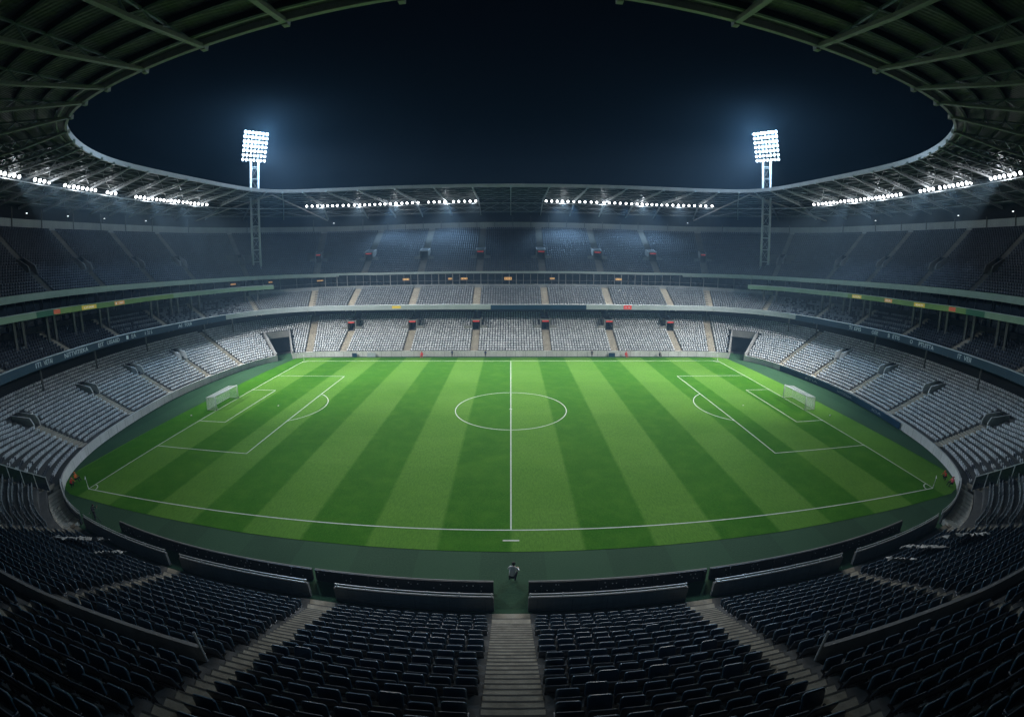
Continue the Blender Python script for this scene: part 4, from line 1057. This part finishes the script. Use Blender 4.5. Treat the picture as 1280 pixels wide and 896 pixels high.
def blocks(ais, lo, hi, hwf):
    A = sorted(ais); out = []; prev = lo
    for a in A:
        out.append((prev, a, a)); prev = a
    out.append((prev, hi, None)); return out
def add_tier(t, rows, ais, hi):
    edges = [(-hi, 0)] + sorted([(q*a, (HW_L[a] if t == 'L' else (.95 if a < 60 else .7))) for a in ais for q in (1, -1)]) + [(hi, 0)]
    if t == 'L': edges[0] = (-HALF, HW_L[HALF]); edges[-1] = (HALF, HW_L[HALF])
    offf, zf, n = TIER[t]
    for (a, ha), (b_, hb) in zip(edges[:-1], edges[1:]):
        mid = (a+b_)/2; near = t == 'L' and abs(mid) > 136
        for i in range(rows):
            if t == 'L' and i >= NL_ROWS and not near: continue
            if near and i == 12 and 146 < abs(mid) < 178.5: continue
            if near and i < 2 and 135 < abs(mid) < 148: continue
            if near and i == 0: pass
            om = lambda q: (offf(i, q)+offf(i+1, q))/2
            hn = lambda e, h_: hw_row(abs(e), i) if near and abs(e) > 160 else h_
            def eff(s, h_, sg):   # station where the gangway's edge crosses this row
                if h_ == 0: return s
                d = .5; g = np.linalg.norm((ring(np.array([s+sg*d]), om, 0., n)-ring(np.array([s]), om, 0., n))[0]); return s+sg*min(h_/max(g/d, .15), abs(b_-a)*.45)
            shut = lambda e: t == 'L' and 80 < abs(e) < 124 and i >= 13     # no gangway above these vomitories
            a2, b2 = eff(a, .05 if shut(a) else hn(a, ha)+.1, 1), eff(b_, .05 if shut(b_) else hn(b_, hb)+.1, -1)
            if b2-a2 < .5: continue
            for x, y, z, h_, s_, k, cnt in row_seats(t, i, a2, b2, .96 if near else .66):
                if in_vom(t, s_, i): continue
                if t == 'L' and TUN[0]-.6 < abs(s_) < TUN[1]+.6 and i < TUNR+1: continue
                SEATS.append(('N' if near else 'F', x, y, z, h_, t, s_, i, k, cnt, a, b_))
add_tier('L', 27, AIS_L, HALF); add_tier('M', NM, AIS_U, UEND); add_tier('U', NU, AIS_U, UEND)

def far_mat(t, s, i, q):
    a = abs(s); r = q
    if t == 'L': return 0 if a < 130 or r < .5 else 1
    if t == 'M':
        if a < 64: return 5  # dimmer light on this tier is put into the seat colour
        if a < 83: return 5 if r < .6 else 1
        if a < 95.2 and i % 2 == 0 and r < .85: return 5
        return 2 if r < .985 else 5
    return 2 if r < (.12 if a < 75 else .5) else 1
near_seats = [q for q in SEATS if q[0] == 'N']; far_seats = [q for q in SEATS if q[0] == 'F']
NP = np.array([(q[1], q[2], q[3]+.8) for q in near_seats]); px = project(NP)
dist = np.linalg.norm(NP-np.array([0, -D_, H_]), axis=1)
inview = (px[:,0] > 10) & (px[:,0] < 1270) & (px[:,1] > 600) & (px[:,1] < 884)
order = sorted([i for i in range(len(near_seats)) if inview[i]], key=lambda i: dist[i])[:300]
chosen = set(order)
AA, BB, CC = pa.build('backrest', M['near_back']), pb.build('seat_pan', M['near_pan']), [k.build('support', M['black']) for k in pcs]
proto_parts = [AA, BB] + CC
names = {HALF: 'the central stairs', 179.3: 'the second stairs', 164.3: 'the third stairs'}
used = {}
for cnt_i, idx in enumerate(order):
    _, x, y, z, h_, t, s_, i, k, cnt, a, b_ = near_seats[idx]
    side = 'left' if s_ > 0 else 'right'; inner = max(abs(a), abs(b_))
    kk = (cnt-1-k if s_ > 0 else k)+1
    root = empty('stadium_seat', (x, y, z), h_)
    if inner > 190: lab = 'navy tip-up seat, %s seat %s of the central stairs, %s row from the front wall' % (ORD[kk], side, ORD[i+1])
    else: lab = 'navy tip-up seat, %s beyond the %s %s stairs, %s row from the front wall' % (ORD[kk], 'second' if inner > 170 else 'third', side, ORD[i+1])
    tag(root, lab, 'seat', 'dark tip-up seats of the near stand')
    tw = npr.normal(0, .035) if npr.random() > .06 else .22; root.rotation_euler[2] += npr.normal(0, .014)
    for pi_, ch in enumerate(proto_parts):
        if cnt_i == 0: c_ = ch
        else: c_ = ch.copy(); link(c_)
        c_.parent = root
        if pi_ == 1: c_.rotation_euler = (tw, 0, 0)
# all other seats as one mass
def bulk(template_V, n):
    return np.asarray(template_V)
VV, LOOPS, STARTS, TOT, MATS = [], [], [], [], []
base = 0
def add_bulk(V, F, fm, X, Y, Z, Hd, mats):
    global base
    n = len(X); V = np.asarray(V, float)
    sc_ = 1 + npr.normal(0, .012, n)
    c_, s_ = np.cos(Hd), np.sin(Hd)
    vx = V[None, :, 0]*c_[:, None] - V[None, :, 1]*s_[:, None] + X[:, None]
    vy = V[None, :, 0]*s_[:, None] + V[None, :, 1]*c_[:, None] + Y[:, None]
    vz = V[None, :, 2]*sc_[:, None] + Z[:, None]
    VV.append(np.stack([vx, vy, vz], -1).reshape(-1, 3))
    fl = np.concatenate([np.array(f) for f in F]); ln = np.array([len(f) for f in F])
    LOOPS.append((fl[None, :] + (np.arange(n)*len(V))[:, None] + base).ravel())
    TOT.append(np.tile(ln, n)); MATS.append((np.asarray(mats)[:, None] + np.asarray(fm)[None, :]).ravel())
    base += n*len(V)
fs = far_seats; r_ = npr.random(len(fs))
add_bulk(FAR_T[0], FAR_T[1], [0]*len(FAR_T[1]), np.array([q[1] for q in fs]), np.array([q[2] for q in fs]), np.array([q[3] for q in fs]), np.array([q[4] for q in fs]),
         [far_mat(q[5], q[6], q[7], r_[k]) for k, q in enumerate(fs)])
rest = [q for i, q in enumerate(near_seats) if i not in chosen and not (dist[i] < 26 and not inview[i] and (px[i,1] > 1000 or abs(px[i,0]-640) > 900))]
def nm_(q):
    a = abs(q[6])
    if a < 148.4: return 0 if npr.random() < .6 else 1
    return None
r1 = [q for q in rest if abs(q[6]) < 148.4]; r2 = [q for q in rest if abs(q[6]) >= 148.4]
for grp, mats, fm in ((r1, None, 0), (r2, None, 1)):
    if not grp: continue
    if fm == 0: mm = [5 if npr.random() < .85 else 1 for q in grp]; f_ = [0]*len(NEAR_T[1])
    else: mm = [3]*len(grp); f_ = NEAR_T[2]
    add_bulk(NEAR_T[0], NEAR_T[1], f_, *[np.array([q[k] for q in grp]) for k in (1, 2, 3, 4)], mm)
VVa = np.concatenate(VV); LP = np.concatenate(LOOPS); TT = np.concatenate(TOT); MT = np.concatenate(MATS)
me = bpy.data.meshes.new('stadium_seating')
me.vertices.add(len(VVa)); me.vertices.foreach_set('co', VVa.astype(np.float32).ravel())
me.loops.add(len(LP)); me.loops.foreach_set('vertex_index', LP.astype(np.int32))
me.polygons.add(len(TT)); me.polygons.foreach_set('loop_start', np.r_[0, np.cumsum(TT)[:-1]].astype(np.int32))
for q in ('seat_pale', 'seat_mid', 'seat_navy', 'near_back', 'near_pan', 'seat_grey_dim'): me.materials.append(M[q])
me.polygons.foreach_set('material_index', MT.astype(np.int32)); me.update(calc_edges=True); me.validate()
o = link(bpy.data.objects.new('stadium_seating', me)); tag(o, 'thousands of pale grey and navy tip-up seats filling every tier', 'seats', kind='stuff')
print('seats', len(SEATS), 'near', len(near_seats), 'single', len(order), 'faces', len(TT))

# ------------------------------------------------------------------ people
SKIN = worn('skin', (.42, .25, .17), (.5, .31, .22), 6, .6, bmp=0)
def cloth(name, c): return worn(name, c, tuple(min(.9, q*1.25) for q in c), 6, .85)
CL = {'white': cloth('white_cloth', (.85, .86, .88)), 'dark': cloth('dark_cloth', (.02, .022, .03)), 'red': cloth('red_cloth', (.6, .03, .03)), 'orange': cloth('orange_cloth', (.75, .16, .03)), 'navy': cloth('navy_cloth', (.02, .035, .09)), 'hair': cloth('dark_hair', (.03, .02, .015)), 'pink': cloth('pink_cloth', (.72, .12, .16))}
POSES = {
 'stand': dict(pel=(0,0,.95), ch=(0,.0,1.38), nk=(0,-.01,1.52), hd=(0,-.03,1.66), hip=.1, kn=(.11,-.02,.5), an=(.12,.03,.08), to=(.13,-.14,.03), el=(.3,.03,1.12), ha=(.3,-.08,.86)),
 'crouch': dict(pel=(0,.12,.42), ch=(0,-.1,.82), nk=(0,-.2,.93), hd=(0,-.27,1.04), hip=.12, kn=(.2,-.32,.5), an=(.17,.02,.09), to=(.19,-.16,.03), el=(.33,-.25,.6), ha=(.2,-.5,.62)),
 'sit': dict(pel=(0,.05,.34), ch=(0,.08,.76), nk=(0,.04,.9), hd=(0,.0,1.04), hip=.12, kn=(.17,-.42,.5), an=(.18,-.5,.09), to=(.2,-.66,.04), el=(.3,-.06,.55), ha=(.16,-.36,.56)),
 'bend': dict(pel=(0,.1,.82), ch=(0,-.2,1.08), nk=(0,-.36,1.12), hd=(0,-.48,1.1), hip=.11, kn=(.13,-.1,.46), an=(.13,.08,.08), to=(.14,-.08,.03), el=(.32,-.32,.85), ha=(.2,-.52,.72)),
 'operate': dict(pel=(0,0,.95), ch=(0,-.06,1.36), nk=(0,-.1,1.5), hd=(0,-.15,1.63), hip=.1, kn=(.14,-.06,.5), an=(.18,.06,.08), to=(.2,-.1,.03), el=(.32,-.2,1.22), ha=(.2,-.5,1.34)),
}
def person(pose, loc, rz, top, legs, label, hair='hair', group=None, sc_=1.0):
    J = POSES[pose]; V, E, R, K = [], [], [], []
    def v(p, r, k): V.append(p); R.append(r); K.append(k); return len(V)-1
    A = lambda k: np.array(J[k], float)
    pel, ch, nk, hd = A('pel'), A('ch'), A('nk'), A('hd')
    ip = v(pel, .15, 'l'); i1 = v(pel*.5+ch*.5, .145, 't'); ic = v(ch, .16, 't'); in_ = v(nk, .06, 's'); ih0 = v(hd*.75+nk*.25+[0,0,.0], .075, 's'); ih = v(hd+[0,-.01,.03], .095, 's'); it = v(hd+[0,.0,.1], .07, 's'); ino = v(hd+[0,-.105,.01], .022, 's')
    E += [(ip,i1),(i1,ic),(ic,in_),(in_,ih0),(ih0,ih),(ih,it),(ih,ino)]
    for e in (-1, 1):
        f = lambda k: A(k)*[e,1,1]
        hp = v(pel+np.array([e*J['hip'],0,-.06]), .11, 'l'); kn = v(f('kn'), .075, 'l'); cf = v((f('kn')*.62+f('an')*.38)+[0,.03,0], .07, 'l'); an = v(f('an'), .045, 'l'); he = v(f('an')+[0,.05,-.04], .04, 'l'); to = v(f('to'), .035, 'l')
        E += [(ip,hp),(hp,kn),(kn,cf),(cf,an),(an,to),(an,he)]
        sh = v(ch+np.array([e*.19,0,.07]), .075, 't'); el = v(f('el'), .052, 't'); wr = v(f('el')*.15+f('ha')*.85, .034, 's'); pm = v(f('ha')*1.06-f('el')*.06, .036, 's')
        E += [(ic,sh),(sh,el),(el,wr),(wr,pm)]
        d = f('ha')-f('el'); d /= np.linalg.norm(d); sd = np.cross(d, [0,0,1.]); sd /= np.linalg.norm(sd)+1e-6
        for k in range(4):
            a = v(f('ha')+d*.06+sd*(k-1.5)*.021, .0095, 's'); b_ = v(f('ha')+d*(.11-.008*abs(k-1.4))+sd*(k-1.5)*.023+[0,0,-.012], .0085, 's'); E += [(pm,a),(a,b_)]
        th = v(f('ha')+d*.03+sd*-.05*e, .011, 's'); E.append((pm,th))
    me = bpy.data.meshes.new('b'); me.from_pydata([tuple(p) for p in V], E, [])
    ob = bpy.data.objects.new('b', me); link(ob)
    md = ob.modifiers.new('s', 'SKIN'); md.use_smooth_shade = True
    for i, sv in enumerate(me.skin_vertices[0].data): sv.radius = (R[i], R[i]); sv.use_root = i == 0
    ob.modifiers.new('u', 'SUBSURF').levels = 1
    dg = bpy.context.evaluated_depsgraph_get(); dg.update()
    nm = bpy.data.meshes.new_from_object(ob.evaluated_get(dg)); bpy.data.objects.remove(ob); bpy.data.meshes.remove(me)
    nm.materials.clear()
    for q in (CL[top], CL[legs], SKIN): nm.materials.append(q)
    VA = np.array(V); seg_ = [(VA[a], VA[b_], max(K[a], K[b_], key=lambda z: {'t':2 if z=='t' else 0,'l':1,'s':0}.get(z, 0)) if K[a] != K[b_] else K[a]) for a, b_ in E]
    for p in nm.polygons:
        c_ = np.array(p.center); best = (9, 't')
        for a, b_, k in seg_:
            ab = b_-a; u = np.clip((c_-a) @ ab/(ab @ ab+1e-9), 0, 1); dd = np.linalg.norm(c_-a-ab*u)
            if dd < best[0]: best = (dd, k)
        p.material_index = {'t':0, 'l':1, 's':2}[best[1]]; p.use_smooth = True
    o = link(bpy.data.objects.new('person', nm)); o.location = loc; o.rotation_euler = (0, 0, rz); o.scale = (sc_,)*3
    tag(o, label, 'person', group)
    h_ = MB(); sphere(h_, (hd[0], hd[1]+.02, hd[2]+.05), .118, 0, 12, 8, (1, 1.05, .95)); hh = h_.build('hair', CL[hair], o, True)
    return o
P_ = math.pi
person('crouch', (.1, -41.8, .0), P_*.9, 'white', 'dark', 'person in a white top crouching on the turf before the central stairs', sc_=1.35)
person('crouch', (-55.6, -34.9, .02), P_*.55, 'red', 'dark', 'person in red crouching at the left corner wall, nearer the camera', 'pink', sc_=1.1)
person('sit', (-56.4, -33.4, .02), P_*.6, 'orange', 'dark', 'person in orange sitting by the left corner wall behind the one in red', 'orange', sc_=1.1)
person('crouch', (56.6, -33.2, .02), -P_*.6, 'red', 'dark', 'person in bright red crouching at the right corner wall, farther from the camera', 'orange', sc_=1.1)
person('sit', (56.0, -34.9, .02), -P_*.55, 'pink', 'dark', 'person in pinkish red sitting against the right corner wall, nearer the camera', 'pink', sc_=1.1)
person('operate', (-45.2, -40.0, .0), P_*.75, 'dark', 'dark', 'person in black operating a camera on the turf in the near left corner')
person('sit', (-22.3, 38.7, .02), 0, 'red', 'red', 'person in red sitting at the foot of the far wall on the left', 'red', sc_=1.25)
person('stand', (-6.3, 38.7, .02), .3, 'navy', 'dark', 'person in dark blue standing at the far wall left of centre')
person('sit', (29.1, 38.7, .02), .2, 'red', 'red', 'person in red sitting at the foot of the far wall on the right', 'red', sc_=1.25)
person('sit', (38.1, 38.7, .02), .2, 'dark', 'dark', 'person in black sitting at the far wall right of the red one', sc_=1.2)
person('stand', (20.3, 38.8, .02), -.4, 'dark', 'dark', 'person in black standing at the far wall nearest the blue board')
person('stand', (-14.6, 38.8, .02), .2, 'navy', 'dark', 'person in navy standing at the far wall beside the seated red figure')
person('stand', (-64.2, 29.3, .0), P_*.45, 'navy', 'navy', 'person in navy standing by the left wall near the tunnel, closer to the tunnel')
person('stand', (-64.6, 27.6, .0), P_*.4, 'navy', 'dark', 'person in navy and black standing by the left wall, farther from the tunnel')
# television camera on its crane arm, worked by the operator
t = empty('television_camera', (-44.5, -40.6, 0), math.radians(150)); tag(t, 'black television camera on a leaning tripod in the near left corner', 'camera')
for a in (0, 2.1, 4.2):
    c_ = MB(); c_.bar((0,0,1.25), (.55*math.cos(a), .55*math.sin(a), 0), .06, n=6); c_.build('leg', M['black'], t)
c_ = MB(); c_.box((0,0,1.32), (.2,.2,.16)); c_.bar((0,0,1.35), (.9,0,1.05), .035); c_.build('tripod_head', M['black'], t)
c_ = MB(); c_.box((0,0,1.56), (.62,.24,.3)); c_.box((.2,0,1.75), (.2,.1,.1)); cb = c_.build('camera_body', M['black'], t)
c_ = MB(); c_.bar((-.3,0,1.56), (-.75,0,1.56), .2, n=12); c_.box((-.78,0,1.56), (.08,.26,.24)); c_.build('lens', M['black'], cb)
c_ = MB(); c_.bar((0,.25,1.4), (-1.9,.6,2.0), .07); c_.bar((0,.25,1.3), (.6,.2,.9), .09); c_.build('crane_arm', M['purlin'], t)

# ------------------------------------------------------------------ night sky, mist, render
w = bpy.data.worlds.new('World'); SC.world = w; w.use_nodes = True; nt = w.node_tree; bg = nt.nodes['Background']
tc = N_(nt, 'ShaderNodeTexCoord'); sp = N_(nt, 'ShaderNodeSeparateXYZ'); nt.links.new(tc.outputs['Generated'], sp.inputs[0])
cr = N_(nt, 'ShaderNodeValToRGB'); nt.links.new(sp.outputs[2], cr.inputs[0])
cr.color_ramp.elements[0].position = 0; cr.color_ramp.elements[0].color = (.0003, .0009, .002, 1)
cr.color_ramp.elements[1].position = .75; cr.color_ramp.elements[1].color = (.0001, .00015, .0004, 1)
nt.links.new(cr.outputs[0], bg.inputs[0]); bg.inputs[1].default_value = 1.0
hz = MB(); hz.box((0, 0, 36), (330, 330, 74)); m = bpy.data.materials.new('night_mist'); m.use_nodes = True; nt = m.node_tree; nt.nodes.clear()
out = N_(nt, 'ShaderNodeOutputMaterial'); pv = N_(nt, 'ShaderNodeVolumePrincipled'); pv.inputs['Color'].default_value = (.42, .7, 1.0, 1); pv.inputs['Density'].default_value = .0008; pv.inputs['Anisotropy'].default_value = 0.0
nt.links.new(pv.outputs[0], out.inputs['Volume'])
tag(hz.build('haze', m), 'thin bluish mist lit by the floodlights', 'haze', kind='stuff')

SC.view_settings.view_transform = 'Standard'; SC.view_settings.look = 'None'; SC.view_settings.exposure = 0; SC.view_settings.gamma = 1; SC.view_settings.use_curve_mapping = False
cy = SC.cycles
cy.use_denoising = True; cy.denoiser = 'OPENIMAGEDENOISE'
cy.max_bounces = 5; cy.diffuse_bounces = 3; cy.glossy_bounces = 2; cy.transmission_bounces = 2; cy.volume_bounces = 0; cy.transparent_max_bounces = 4
cy.sample_clamp_indirect = 3; cy.use_light_tree = True; cy.caustics_reflective = False; cy.caustics_refractive = False
